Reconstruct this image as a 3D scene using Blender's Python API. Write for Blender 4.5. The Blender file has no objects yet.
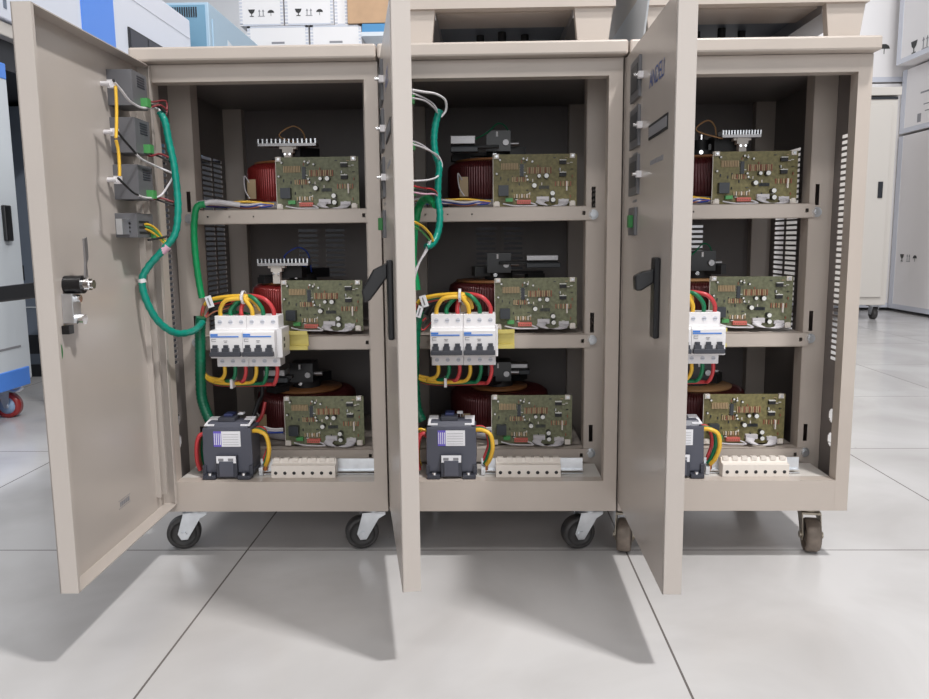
import bpy, math, random
from mathutils import Vector, Matrix
random.seed(7)
S = bpy.context.scene
COL = S.collection
PI = math.pi

# ------------------------------------------------------------------ camera
F, PITCH, YAW, ROLL = 789.57, 0.1385, -0.0259, -0.0103
CAM = Vector((-0.0251, -1.1493, 0.487))
cy, sy, cp, sp = math.cos(YAW), math.sin(YAW), math.cos(PITCH), math.sin(PITCH)
FW = Vector((sy * cp, cy * cp, -sp))
_r = Vector((cy, -sy, 0)); _u = _r.cross(FW)
RT = math.cos(ROLL) * _r + math.sin(ROLL) * _u
UPV = -math.sin(ROLL) * _r + math.cos(ROLL) * _u
cam = bpy.data.cameras.new('camera'); camo = bpy.data.objects.new('camera', cam)
COL.objects.link(camo); S.camera = camo
cam.sensor_width = 36; cam.lens = F / 929 * 36; cam.clip_start = 0.01; cam.clip_end = 60
M = Matrix((RT, UPV, -FW)).transposed().to_4x4(); M.translation = CAM
camo.matrix_world = M

# ------------------------------------------------------------------ light
S.view_settings.view_transform = 'Standard'
S.view_settings.look = 'None'
S.view_settings.exposure = -0.07
S.view_settings.gamma = 1.0
S.view_settings.use_curve_mapping = False
w = bpy.data.worlds.new('world'); S.world = w; w.use_nodes = True
w.node_tree.nodes['Background'].inputs[0].default_value = (0.93, 0.96, 1.0, 1)
w.node_tree.nodes['Background'].inputs[1].default_value = 0.20

def area(name, loc, size, power, target=None, color=(1, .985, .965)):
    l = bpy.data.lights.new(name, 'AREA'); l.shape = 'RECTANGLE'
    l.size, l.size_y = size; l.energy = power; l.color = color
    o = bpy.data.objects.new(name, l); COL.objects.link(o); o.location = loc
    if target is not None:
        o.rotation_euler = (Vector(target) - Vector(loc)).to_track_quat('-Z', 'Y').to_euler()
    return o
area('tube_lamp_front', (.9, -.9, 3.0), (.22, .12), 72, (.1, -.3, 0))
area('tube_lamp_back', (-.2, 1.15, 3.1), (2.2, .12), 20, (-.2, .2, 0))
area('tube_lamp_aisle', (-.2, -2.0, 3.0), (3.2, .3), 46, (0, 0, .3))
area('fill_light_right', (2.2, 1.4, 3.0), (1.2, .6), 42, (2.4, 4.0, .9), (.95, .97, 1))  # added fill light, brightens the cartons at the right
area('fill_light_front', (.3, -4.8, 1.7), (5.0, 2.6), 84, (0, 0, .6), (.97, .985, 1))  # added broad fill from behind the camera, no actual window
area('fill_light_wall', (0.5, 5.8, 3.6), (5, 1), 150, (0.5, 9, 1.5), (.96, .98, 1))  # added fill aimed at the back wall to lighten it
area('fill_light_left', (-.6, 1.9, 3.1), (1.2, .6), 38, (-1.3, 3.6, 1.1), (.95, .97, 1))  # added fill light for the cartons at the back left

# ------------------------------------------------------------------ materials
def mat(name, col, rough=.5, metal=0., noise=0., nscale=20., coat=0., emit=0., spec=.5, trans=0.):
    m = bpy.data.materials.new(name); m.use_nodes = True
    nt = m.node_tree; b = nt.nodes['Principled BSDF']
    b.inputs['Base Color'].default_value = (*col, 1)
    b.inputs['Roughness'].default_value = rough
    b.inputs['Metallic'].default_value = metal
    b.inputs['Specular IOR Level'].default_value = spec
    if coat: b.inputs['Coat Weight'].default_value = coat; b.inputs['Coat Roughness'].default_value = .08
    if trans: b.inputs['Transmission Weight'].default_value = trans
    if noise:
        tc = nt.nodes.new('ShaderNodeTexCoord'); n = nt.nodes.new('ShaderNodeTexNoise')
        n.inputs['Scale'].default_value = nscale; n.inputs['Detail'].default_value = 4
        nt.links.new(tc.outputs['Object'], n.inputs['Vector'])
        r = nt.nodes.new('ShaderNodeMapRange')
        r.inputs['From Min'].default_value = .3; r.inputs['From Max'].default_value = .7
        r.inputs['To Min'].default_value = 1 - noise; r.inputs['To Max'].default_value = 1 + noise * .5
        nt.links.new(n.outputs['Fac'], r.inputs['Value'])
        mx = nt.nodes.new('ShaderNodeVectorMath'); mx.operation = 'SCALE'
        mx.inputs[0].default_value = col
        nt.links.new(r.outputs[0], mx.inputs['Scale'])
        nt.links.new(mx.outputs[0], b.inputs['Base Color'])
    return m
def srgb(r, g, b):
    f = lambda c: (c / 255 / 12.92) if c / 255 <= .04045 else ((c / 255 + .055) / 1.055) ** 2.4
    return (f(r), f(g), f(b))
X = {}
X['paint'] = mat('beige_paint', srgb(189, 178, 169), .38, noise=.05, nscale=9)
X['doorpaint'] = mat('beige_gloss_paint', srgb(192, 183, 176), .26, noise=.03, nscale=6, spec=.6)
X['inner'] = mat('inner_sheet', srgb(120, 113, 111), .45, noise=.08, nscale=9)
X['tray'] = mat('tray_paint', srgb(205, 200, 195), .45)
X['zinc'] = mat('zinc', (.72, .74, .77), .35, .9, noise=.1, nscale=60)
X['chrome'] = mat('chrome', (.85, .85, .86), .16, 1.)
X['steel'] = mat('dull_steel', (.42, .41, .42), .42, .8)
X['brass'] = mat('yellow_rail', srgb(205, 190, 110), .4, .35)
X['black'] = mat('black_plastic', (.012, .012, .014), .3)
X['blackm'] = mat('matt_black', (.02, .02, .022), .6)
X['rubber'] = mat('caster_rubber', (.055, .052, .052), .5, noise=.3, nscale=60)
X['worn'] = mat('worn_rubber', srgb(120, 108, 98), .6, noise=.3, nscale=70)
X['gold'] = mat('worn_zinc', srgb(175, 165, 150), .4, .7, noise=.2, nscale=60)
X['charcoal'] = mat('charcoal_plastic', srgb(82, 84, 96), .42)
X['charcoald'] = mat('charcoal_plastic_deep', srgb(58, 60, 70), .42)
X['meter'] = mat('grey_meter_plastic', srgb(104, 104, 108), .45)
X['white'] = mat('white_plastic', srgb(232, 230, 232), .35)
X['whitew'] = mat('white_wire', srgb(225, 222, 225), .35)
X['offwhite'] = mat('ivory_plastic', srgb(226, 218, 210), .4)
X['label'] = mat('paper_label', srgb(235, 235, 240), .6)
X['purple'] = mat('purple_print', srgb(110, 95, 200), .5)
X['blue'] = mat('blue_print', srgb(70, 130, 215), .45)
X['logo'] = mat('logo_blue', srgb(35, 75, 150), .4)
X['grey'] = mat('grey_print', srgb(140, 140, 145), .5)
X['toggle'] = mat('toggle_grey', srgb(60, 62, 70), .4)
X['yellow'] = mat('yellow_wire', srgb(236, 188, 62), .33)
X['red'] = mat('red_wire', srgb(200, 66, 70), .35)
X['maroon'] = mat('maroon_wire', srgb(130, 50, 55), .4)
X['green'] = mat('green_wire', srgb(20, 120, 80), .35)
X['teal'] = mat('teal_sleeve', srgb(12, 140, 122), .3, noise=.12, nscale=120)
X['dteal'] = mat('dark_green_sleeve', srgb(14, 108, 78), .3, noise=.15, nscale=120)
X['gsleeve'] = mat('green_sleeve', srgb(20, 150, 90), .3, noise=.12, nscale=120)
X['navy'] = mat('navy_plastic', srgb(48, 56, 96), .4)
X['bluew'] = mat('blue_wire', srgb(40, 70, 165), .35)
X['pink'] = mat('pink_label', srgb(225, 180, 200), .5)
X['connector'] = mat('green_connector', srgb(80, 155, 88), .4)
X['bakelite'] = mat('bakelite', srgb(150, 100, 62), .45, noise=.15, nscale=60)
X['tan'] = mat('tan_board', srgb(190, 145, 100), .5)
X['copper'] = mat('enamelled_copper', srgb(150, 46, 44), .28, .35, coat=.4)
X['copper_shade'] = mat('shaded_enamelled_copper', srgb(88, 34, 36), .3, .3, coat=.3)  # copy of the copper for dimly lit coils, shade put into the colour
X['pcb'] = mat('circuit_board', srgb(122, 124, 96), .5, noise=.35, nscale=180)
X['pcb2'] = mat('circuit_board_olive', srgb(128, 120, 78), .5, noise=.35, nscale=180)
X['chip'] = mat('chip_dark', srgb(52, 56, 62), .4)
X['resistor'] = mat('resistor_tan', srgb(185, 160, 125), .5)
X['orange'] = mat('component_brown', srgb(150, 95, 72), .5)
X['redc'] = mat('red_terminal', srgb(205, 105, 95), .45)
X['solder'] = mat('silver_can', srgb(225, 225, 222), .3)
X['ribbon'] = mat('ribbon_grey', srgb(200, 196, 200), .45)
X['sticker'] = mat('green_sticker', srgb(45, 120, 60), .4)
X['mwhite'] = mat('white_machine_paint', srgb(220, 224, 235), .3, spec=.6)
X['mlight'] = mat('pale_machine_paint', srgb(214, 220, 226), .35)
X['mblue'] = mat('bright_blue_paint', srgb(88, 145, 238), .35)
X['lblue'] = mat('light_blue_paint', srgb(165, 190, 208), .4)
X['lblued'] = mat('mid_blue_paint', srgb(115, 155, 180), .45)
X['carton'] = mat('white_carton', srgb(235, 232, 232), .55)
X['tape'] = mat('clear_grey_tape', srgb(206, 209, 219), .2)
X['brown'] = mat('brown_carton', srgb(196, 160, 126), .7, noise=.08, nscale=15)
X['bluebox'] = mat('blue_carton', srgb(70, 140, 190), .5)
X['ink'] = mat('black_ink', (.03, .03, .03), .6)
X['bgrack'] = mat('grey_blue_panel', srgb(115, 125, 140), .45)
X['bgdark'] = mat('dark_panel', srgb(40, 42, 48), .5)
X['beige2'] = mat('pale_beige_paint', srgb(209, 203, 196), .4)
X['redwheel'] = mat('red_polyurethane', srgb(150, 45, 45), .35)
X['bluehub'] = mat('pale_blue_hub', srgb(150, 175, 205), .4)
X['wall'] = mat('wall_paint', srgb(225, 226, 230), .7, noise=.02, nscale=3)
X['ferrule'] = mat('copper_ferrule', srgb(200, 130, 80), .3, .7)

def floor_mat():
    m = bpy.data.materials.new('floor_tiles'); m.use_nodes = True
    nt = m.node_tree; b = nt.nodes['Principled BSDF']; N = nt.nodes.new; L = nt.links.new
    tc = N('ShaderNodeTexCoord'); sep = N('ShaderNodeSeparateXYZ'); L(tc.outputs['Object'], sep.inputs[0])
    def line(out, off, wdt):
        a = N('ShaderNodeMath'); a.operation = 'ADD'; a.inputs[1].default_value = off; L(out, a.inputs[0])
        p = N('ShaderNodeMath'); p.operation = 'PINGPONG'; p.inputs[1].default_value = .3; L(a.outputs[0], p.inputs[0])
        c = N('ShaderNodeMath'); c.operation = 'LESS_THAN'; c.inputs[1].default_value = wdt; L(p.outputs[0], c.inputs[0])
        return c.outputs[0]
    lx = line(sep.outputs['X'], .4058 + 12.0, .0014); ly = line(sep.outputs['Y'], -.0444 + 12.0, .0014)
    mx = N('ShaderNodeMath'); mx.operation = 'MAXIMUM'; L(lx, mx.inputs[0]); L(ly, mx.inputs[1])
    n = N('ShaderNodeTexNoise'); n.inputs['Scale'].default_value = 3.2; n.inputs['Detail'].default_value = 7
    n.inputs['Distortion'].default_value = .6; L(tc.outputs['Object'], n.inputs['Vector'])
    cr = N('ShaderNodeValToRGB'); cr.color_ramp.elements[0].position = .32; cr.color_ramp.elements[1].position = .62
    cr.color_ramp.elements[0].color = (*srgb(186, 183, 182), 1); cr.color_ramp.elements[1].color = (*srgb(206, 204, 204), 1)
    L(n.outputs['Fac'], cr.inputs[0])
    # small scuffs
    v = N('ShaderNodeTexNoise'); v.inputs['Scale'].default_value = 45; v.inputs['Detail'].default_value = 2
    L(tc.outputs['Object'], v.inputs['Vector'])
    g = N('ShaderNodeMath'); g.operation = 'GREATER_THAN'; g.inputs[1].default_value = .79; L(v.outputs['Fac'], g.inputs[0])
    mixs = N('ShaderNodeMix'); mixs.data_type = 'RGBA'; L(g.outputs[0], mixs.inputs[0])
    L(cr.outputs[0], mixs.inputs[6]); mixs.inputs[7].default_value = (*srgb(140, 130, 125), 1)
    mix = N('ShaderNodeMix'); mix.data_type = 'RGBA'; L(mx.outputs[0], mix.inputs[0])
    L(mixs.outputs[2], mix.inputs[6]); mix.inputs[7].default_value = (*srgb(110, 104, 102), 1)
    L(mix.outputs[2], b.inputs['Base Color']); b.inputs['Roughness'].default_value = .2
    b.inputs['Specular IOR Level'].default_value = .5
    return m
X['floor'] = floor_mat()

# ------------------------------------------------------------------ mesh helpers
class MB:
    def __init__(s): s.v = []; s.f = []; s.m = []; s.mats = []; s.sm = []
    def _m(s, k):
        if k not in s.mats: s.mats.append(k)
        return s.mats.index(k)
    def add(s, vs, fs, k='paint', smooth=False):
        o = len(s.v); s.v += [tuple(p) for p in vs]; i = s._m(k)
        for f in fs: s.f.append(tuple(a + o for a in f)); s.m.append(i); s.sm.append(smooth)
        return s
    def box(s, x0, x1, y0, y1, z0, z1, k='paint', T=None):
        vs = [(x, y, z) for x in (x0, x1) for y in (y0, y1) for z in (z0, z1)]
        if T: vs = [T(*p) for p in vs]
        return s.add(vs, [(0, 1, 3, 2), (4, 6, 7, 5), (0, 4, 5, 1), (2, 3, 7, 6), (0, 2, 6, 4), (1, 5, 7, 3)], k)
    def prism(s, pts, a0, a1, axis='x', k='paint', T=None):
        """extrude a 2D outline along an axis; pts are the other two coordinates in order"""
        n = len(pts); vs = []
        for a in (a0, a1):
            for p in pts:
                q = (a, p[0], p[1]) if axis == 'x' else ((p[0], a, p[1]) if axis == 'y' else (p[0], p[1], a))
                vs.append(T(*q) if T else q)
        fs = [tuple(range(n))[::-1], tuple(range(n, 2 * n))]
        fs += [(i, (i + 1) % n, n + (i + 1) % n, n + i) for i in range(n)]
        return s.add(vs, fs, k)
    def cyl(s, a, b, r, k='paint', n=16, r2=None):
        a = Vector(a); b = Vector(b); r2 = r if r2 is None else r2
        d = (b - a).normalized(); t = Vector((0, 0, 1)) if abs(d.z) < .9 else Vector((1, 0, 0))
        p = d.cross(t).normalized(); q = d.cross(p)
        vs = [a + r * (math.cos(2 * PI * i / n) * p + math.sin(2 * PI * i / n) * q) for i in range(n)]
        vs += [b + r2 * (math.cos(2 * PI * i / n) * p + math.sin(2 * PI * i / n) * q) for i in range(n)]
        s.add(vs, [(i, (i + 1) % n, n + (i + 1) % n, n + i) for i in range(n)], k, True)
        s.add(vs[:n], [tuple(range(n))[::-1]], k); s.add(vs[n:], [tuple(range(n))], k)
        return s
    def lathe(s, c, prof, k='paint', n=32, axis='z', arc=1.):
        """prof: (radius, height) closed or open outline"""
        c = Vector(c); m = len(prof); vs = []
        for i in range(n):
            a = 2 * PI * i / n; ca, sa = math.cos(a), math.sin(a)
            for r, h in prof:
                if axis == 'z': vs.append(c + Vector((r * ca, r * sa, h)))
                elif axis == 'y': vs.append(c + Vector((r * ca, h, r * sa)))
                else: vs.append(c + Vector((h, r * ca, r * sa)))
        fs = []
        for i in range(n):
            for j in range(m - 1):
                a, b = i * m + j, ((i + 1) % n) * m + j
                fs.append((a, b, b + 1, a + 1))
        return s.add(vs, fs, k, True)
    def tube(s, pts, r, k='paint', n=8, sub=6, ridge=0., ridges=0):
        P = [Vector(p) for p in pts]
        if len(P) > 2:
            Q = []
            for i in range(len(P) - 1):
                p0 = P[max(i - 1, 0)]; p1 = P[i]; p2 = P[i + 1]; p3 = P[min(i + 2, len(P) - 1)]
                for j in range(sub):
                    t = j / sub
                    Q.append(.5 * ((2 * p1) + (p2 - p0) * t + (2 * p0 - 5 * p1 + 4 * p2 - p3) * t * t + (3 * p1 - p0 - 3 * p2 + p3) * t ** 3))
            Q.append(P[-1]); P = Q
        vs = []; up = None; m = len(P)
        for i, p in enumerate(P):
            d = (P[min(i + 1, m - 1)] - P[max(i - 1, 0)]).normalized()
            if up is None:
                up = Vector((0, 0, 1)) if abs(d.z) < .9 else Vector((0, 1, 0))
            up = (up - up.dot(d) * d).normalized(); q = d.cross(up)
            rr = r + (ridge * math.sin(i * 2 * PI / max(ridges, 1)) if ridge else 0)
            for j in range(n):
                a = 2 * PI * j / n; vs.append(p + rr * (math.cos(a) * up + math.sin(a) * q))
        fs = [(i * n + j, i * n + (j + 1) % n, (i + 1) * n + (j + 1) % n, (i + 1) * n + j) for i in range(m - 1) for j in range(n)]
        s.add(vs, fs, k, True)
        s.add(vs[:n], [tuple(range(n))[::-1]], k); s.add(vs[-n:], [tuple(range(n))], k)
        return s
    def mesh(s, name):
        me = bpy.data.meshes.new(name); me.from_pydata(s.v, [], s.f)
        for k in s.mats: me.materials.append(X[k])
        me.polygons.foreach_set('material_index', s.m); me.polygons.foreach_set('use_smooth', s.sm)
        me.validate(); me.update()
        import bmesh
        bm = bmesh.new(); bm.from_mesh(me); bmesh.ops.recalc_face_normals(bm, faces=bm.faces); bm.to_mesh(me); bm.free()
        return me
    def build(s, name, parent=None, bevel=0., label=None):
        o = bpy.data.objects.new(name, s.mesh(name)); COL.objects.link(o)
        if parent is not None: o.parent = parent
        if bevel:
            b = o.modifiers.new('bevel', 'BEVEL'); b.width = bevel; b.segments = 2; b.limit_method = 'ANGLE'
            b.angle_limit = .6
        if label: o['label'] = label
        return o
def tag(o, label=None, cat=None, group=None, kind=None):
    if label: o['label'] = label
    if cat: o['category'] = cat
    if group: o['group'] = group
    if kind: o['kind'] = kind
    return o
def empty(name, loc, label, cat, group=None):
    o = bpy.data.objects.new(name, None); COL.objects.link(o); o.location = loc; o.empty_display_size = .05
    return tag(o, label, cat, group)
def reuse(src, parent, off=(0, 0, 0), label=None):
    c = src.copy(); COL.objects.link(c); c.parent = parent; c.location = Vector(src.location) + Vector(off)
    if label: c['label'] = label
    return c

def text_mesh(txt, size):
    cu = bpy.data.curves.new('t', 'FONT'); cu.body = txt; cu.size = size; cu.extrude = 0
    o = bpy.data.objects.new('t', cu); COL.objects.link(o)
    dg = bpy.context.evaluated_depsgraph_get(); me = bpy.data.meshes.new_from_object(o.evaluated_get(dg))
    vs = [tuple(v.co) for v in me.vertices]; fs = [tuple(p.vertices) for p in me.polygons]
    bpy.data.objects.remove(o); bpy.data.curves.remove(cu)
    return vs, fs

def slotted(mb, u0, u1, v0, v1, cols, P, k='paint', th=.0012):
    """sheet with rectangular holes. cols: list of (ua, ub, [(va, vb)...]); P maps (u, v, t)->xyz"""
    def bx(a, b, c, d):
        if b - a < 1e-6 or d - c < 1e-6: return
        vs = [P(u, v, t) for u in (a, b) for v in (c, d) for t in (0, th)]
        mb.add(vs, [(0, 1, 3, 2), (4, 6, 7, 5), (0, 4, 5, 1), (2, 3, 7, 6), (0, 2, 6, 4), (1, 5, 7, 3)], k)
    cur = u0
    for ua, ub, sl in sorted(cols):
        bx(cur, ua, v0, v1); c = v0
        for va, vb in sorted(sl): bx(ua, ub, c, va); c = vb
        bx(ua, ub, c, v1); cur = ub
    bx(cur, u1, v0, v1)

# ------------------------------------------------------------------ setting
def struct(name, mb, **k): return tag(mb.build(name, **k), kind='structure')
struct('floor', MB().box(-6, 8, -5, 9, -.05, 0, 'floor'))
struct('wall_back', MB().box(-6, 8, 9, 9.1, 0, 4, 'wall'))
struct('wall_left', MB().box(-6.1, -6, -5, 9, 0, 4, 'wall'))
struct('wall_right', MB().box(8, 8.1, -5, 9, 0, 4, 'wall'))

# ------------------------------------------------------------------ cabinets
HW = .1703            # half width of a cabinet
BEAMS = (.149, .336, .537)
ROWS = {2: .5370, 1: .3430, 0: .1520}

# shared meshes -----------------------------------------------------
def body_mesh():
    mb = MB()
    sl = [(z, z + .0052) for z in [.2965 + .0088 * i for i in range(39)]]
    def circ(cz, r, n=7):
        out = []
        for i in range(n):
            a = -r + 2 * r * i / n; b = a + 2 * r / n; h = math.sqrt(max(0, r * r - ((a + b) / 2) ** 2)); out.append((a, b, h))
        return out
    cols = []
    # two round knock-outs low down: narrow bands that together read as circles
    for a, b, h in circ(0, .011):
        cols.append((.066 + a, .066 + b, [(.172 - h, .172 + h), (.210 - h, .210 + h)] + [s_ for s_ in sl]))
    cols = [(a, b, c) for a, b, c in cols]
    cols += [(.042, .055, sl), (.077, .0825, sl), (.239, .289, sl), (.298, .344, sl)]
    for s in (-1, 1):
        P = (lambda s: lambda u, v, t: (s * (HW - t), u, v))(s)
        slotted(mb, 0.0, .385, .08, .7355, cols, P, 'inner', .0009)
        P2 = (lambda s: lambda u, v, t: (s * (HW + .0004 - t * .4), u, v))(s)
        slotted(mb, 0.0, .385, .08, .7355, cols, P2, 'paint', .0009)
    bs = [(z, z + .0048) for z in [.4190 + .0095 * i for i in range(10)]]
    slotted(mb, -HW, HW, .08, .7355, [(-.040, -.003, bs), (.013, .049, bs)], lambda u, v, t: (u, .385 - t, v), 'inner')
    slotted(mb, -HW, HW, .08, .7355, [(-.040, -.003, bs), (.013, .049, bs)], lambda u, v, t: (u, .3862 - t * .9, v), 'paint')
    # front frame: two stiles and two rails with returns
    t = .0193
    mb.box(-HW, -HW + t, -.001, .022, .08, .7355); mb.box(HW - t, HW, -.001, .022, .08, .7355)
    mb.box(-HW + t, HW - t, -.0008, .022, .7115, .7355); mb.box(-HW + t, HW - t, -.0008, .0215, .08, .1265)
    mb.box(-HW, HW, .0, .385, .080, .0815)          # floor pan
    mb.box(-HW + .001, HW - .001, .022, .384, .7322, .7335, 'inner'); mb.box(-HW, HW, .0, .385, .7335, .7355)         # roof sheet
    return mb.mesh('body')
def post_mesh(s, y):
    mb = MB(); x0, x1 = s * (HW - .0013), s * (HW - .036)
    a, b = min(x0, x1), max(x0, x1)
    if y < .2:
        cx_ = s * .1455
        sl = [(.534, .566), (.338, .370), (.160, .188), (.62, .64)][:3]
        slotted(mb, a, b, .0816, .7334, [(cx_ - .0032, cx_ + .0032, sl)], lambda u, v, t: (u, y + t, v))
        mb.box(x1 - .0006, x1 + .0006, y, y + .03, .0816, .7334)
    else:
        mb.box(a, b, y, y + .0013, .0816, .7334)
        mb.box(x1 - .0006, x1 + .0006, y, y + .02, .0816, .7334)
    return mb.mesh('post')
def beam_mesh(z):
    mb = MB(); y = .1015
    hz = z - .011
    holes = [(-.118, -.115, [(hz - .0015, hz + .0015)]), (-.083, -.0805, [(hz - .0012, hz + .0012)]), (-.045, -.0425, [(hz - .0012, hz + .0012)]), (-.140, -.134, [(hz - .003, hz + .003)]),
             (.128, .133, [(hz - .003, hz + .003)])]
    slotted(mb, -.1425, .1425, z - .0225, z, holes, lambda u, v, t: (u, y + t, v))
    mb.box(-.1425, .1425, y, y + .03, z - .0012, z); mb.box(-.1425, .1425, y, y + .018, z - .0225, z - .0213)
    # blanking strip behind the holes
    return mb.mesh('shelf_beam')
def coil_mesh(z, dark):
    mb = MB(); N = 480; prof = []
    R, r, h = .0850, .04, .062
    out = [(R - .008, 0), (R - .002, .003), (R, .009), (R, h - .012), (R - .002, h - .005), (R - .009, h), (r + .006, h), (r, h - .006), (r, .006), (r + .006, 0), (R - .008, 0)]
    vs = []; m = len(out)
    for i in range(N):
        a = 2 * PI * i / N; ph = (i % 4)
        d = (0, .0010, .0017, .0010)[ph]
        for rr, hh in out:
            q = rr + (d if rr > .06 else -d)
            vs.append((q * math.cos(a), .235 + q * math.sin(a), z + hh + (d if hh > h / 2 else -d) * .6))
    fs = [(i * m + j, ((i + 1) % N) * m + j, ((i + 1) % N) * m + j + 1, i * m + j + 1) for i in range(N) for j in range(m - 1)]
    mb.add(vs, fs, 'copper_shade' if dark else 'copper', True)
    return mb.mesh('toroid_coil')
BODY = body_mesh()
POST = {(s, y): post_mesh(s, y) for s in (-1, 1) for y in (.103, .363)}
BEAM = [beam_mesh(z) for z in BEAMS]
def bolt_mesh():
    mb = MB(); mb.cyl((0, 0, 0), (0, -.0015, 0), .0078, 'zinc', 20)
    mb.cyl((0, -.0015, 0), (0, -.0055, 0), .0058, 'zinc', 6); mb.cyl((0, -.0055, 0), (0, -.0068, 0), .0045, 'zinc', 16)
    return mb.mesh('bolt')
BOLT = bolt_mesh()
def put(mesh, name, parent, loc=(0, 0, 0), label=None):
    o = bpy.data.objects.new(name, mesh); COL.objects.link(o); o.parent = parent; o.location = loc
    if label: o['label'] = label
    return o

# circuit board ------------------------------------------------------
BW, BH = .1320, .0815
def bp(u, v): return (u * BW, BH - v * BH)
def board_parts():
    D = {}
    rnd = random.Random(3)
    for kk in ('pcb', 'pcb2'):
        b = MB(); b.box(0, BW, 0, .0016, 0, BH, kk)
        D[kk] = b.mesh('circuit_board')
    c = MB()
    def comp(u0, u1, v0, v1, h, k):
        x0, z1 = bp(u0, v0); x1, z0 = bp(u1, v1); c.box(x0, x1, -h, 0, z0, z1, k)
    for i in range(11): comp(.10 + i * .019, .111 + i * .019, .17, .29, .003, 'resistor')
    for i in range(14): comp(.41 + i * .021, .422 + i * .021, .25, .37, .003, ('resistor', 'orange', 'resistor')[i % 3])
    for i in range(7): comp(.23 + i * .026, .243 + i * .026, .43, .52, .0025, ('resistor', 'resistor', 'orange')[i % 3])
    for i in range(7): comp(.25 + i * .03, .262 + i * .03, .755, .83, .003, 'offwhite' if i % 2 else 'resistor')
    for i in range(8): comp(.55 + i * .016, .558 + i * .016, .60, .66, .003, 'chip')
    for i in range(7): comp(.74 + i * .03, .752 + i * .03, .52, .61, .0025, ('orange', 'resistor')[i % 2])
    for i in range(46):
        u, v = rnd.uniform(.06, .95), rnd.uniform(.05, .86)
        if .05 < u < .22 and v > .52: continue
        w_, h_ = (.030, .011) if rnd.random() < .5 else (.010, .045)
        comp(u, u + w_, v, v + h_ * 1.1, rnd.uniform(.0015, .003), rnd.choice(['resistor', 'orange', 'chip', 'solder', 'offwhite', 'chip', 'blackm']))
    for v in (.13, .36):
        comp(.79, .87, v, v + .07, .005, 'blackm'); comp(.79, .87, v - .015, v, .006, 'solder')
    comp(.87, .885, .52, .70, .006, 'offwhite')
    comp(.0, .006, .0, 1., .0004, 'offwhite')
    D['small_components'] = c.mesh('small_components')
    def one(f):
        mb = MB(); f(mb); return mb
    def bx(u0, u1, v0, v1, h, k, k2=None):
        mb = MB(); x0, z1 = bp(u0, v0); x1, z0 = bp(u1, v1); mb.box(x0, x1, -h, 0, z0, z1, k); return mb
    r = bx(.065, .185, .59, .79, .011, 'chip'); D['relay'] = r.mesh('relay')
    r = bx(.325, .365, .19, .42, .004, 'chip')
    for i in range(7):
        x, z = bp(.318, .205 + i * .03); x2, _ = bp(.372, 0); r.box(x, x2, -.001, 0, z - .0006, z, 'solder')
    D['integrated_chip'] = r.mesh('integrated_chip')
    r = bx(.285, .45, .87, .945, .007, 'redc'); 
    for i in range(6): 
        x, z = bp(.295 + i * .026, .90); r.box(x, x + .0016, -.0074, 0, z - .002, z, 'orange')
    D['terminal_red'] = r.mesh('terminal_strip')
    r = bx(.15, .235, .83, .90, .007, 'connector'); D['terminal_green'] = r.mesh('terminal_strip')
    r = bx(.52, .665, .81, .90, .007, 'ribbon'); D['socket'] = r.mesh('cable_socket')
    r = bx(.78, .90, .86, .93, .006, 'ribbon'); D['socket2'] = r.mesh('cable_socket')
    # ribbon cable looping from one socket under the two big capacitors to the other
    rb = MB()
    def rib(pts, wd):
        vs = []
        for i, (u, v, d) in enumerate(pts):
            x, z = bp(u, v); vs += [(x, -d, z), (x, -d - .0006, z), (x + wd, -d - .0006, z - .0012), (x + wd, -d, z - .0012)]
        n = len(pts); fs = []
        for i in range(n - 1):
            for j in range(4): fs.append((i * 4 + j, i * 4 + (j + 1) % 4, i * 4 + 4 + (j + 1) % 4, i * 4 + 4 + j))
        fs += [(0, 1, 2, 3), (4 * n - 4, 4 * n - 3, 4 * n - 2, 4 * n - 1)]
        rb.add(vs, fs, 'ribbon', True)
    rib([(.53, .86, .008), (.50, .92, .012), (.55, .965, .016), (.62, .985, .017), (.70, .985, .017), (.76, .97, .014), (.80, .90, .008)], .014)
    D['ribbon_cable'] = rb.mesh('ribbon_cable')
    rb = MB(); rb.tube([(BW * .45, -.008, BH * .07), (BW * .52, -.012, BH * .02), (BW * .40, -.012, BH * .015), (BW * .25, -.01, BH * .02), (BW * .12, -.006, BH * .06)], .0013, 'ribbon', 6)
    D['lead_wire'] = rb.mesh('lead_wire')
    def cap(r, h):
        mb = MB(); mb.cyl((0, 0, 0), (0, -h, 0), r, 'black', 20); mb.cyl((0, -h, 0), (0, -h - .0004, 0), r * .86, 'solder', 20); return mb.mesh('capacitor')
    D['big'] = cap(.0040, .011); D['mid'] = cap(.0031, .009); D['tiny'] = cap(.0018, .006)
    cl = MB(); cl.box(-.0045, .0045, -.006, .010, -.003, .0045, 'offwhite'); cl.box(-.003, .003, -.0075, -.006, -.001, .006, 'offwhite')
    D['standoff'] = cl.mesh('standoff_clip')
    cl = MB(); cl.box(-.0042, .0038, -.0035, .004, -.0035, .0035, 'offwhite'); cl.cyl((0, -.0035, 0), (0, -.005, 0), .002, 'zinc', 10)
    D['standoff2'] = cl.mesh('standoff_clip')
    return D
BD = board_parts()
CAPS = [('mid', .547, .42), ('big', .633, .42), ('big', .49, .60), ('big', .706, .75), ('big', .712, .875),
        ('tiny', .363, .09), ('tiny', .402, .115), ('tiny', .468, .145), ('tiny', .40, .42), ('tiny', .413, .485), ('tiny', .045, .37), ('tiny', .085, .11)]
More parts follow.
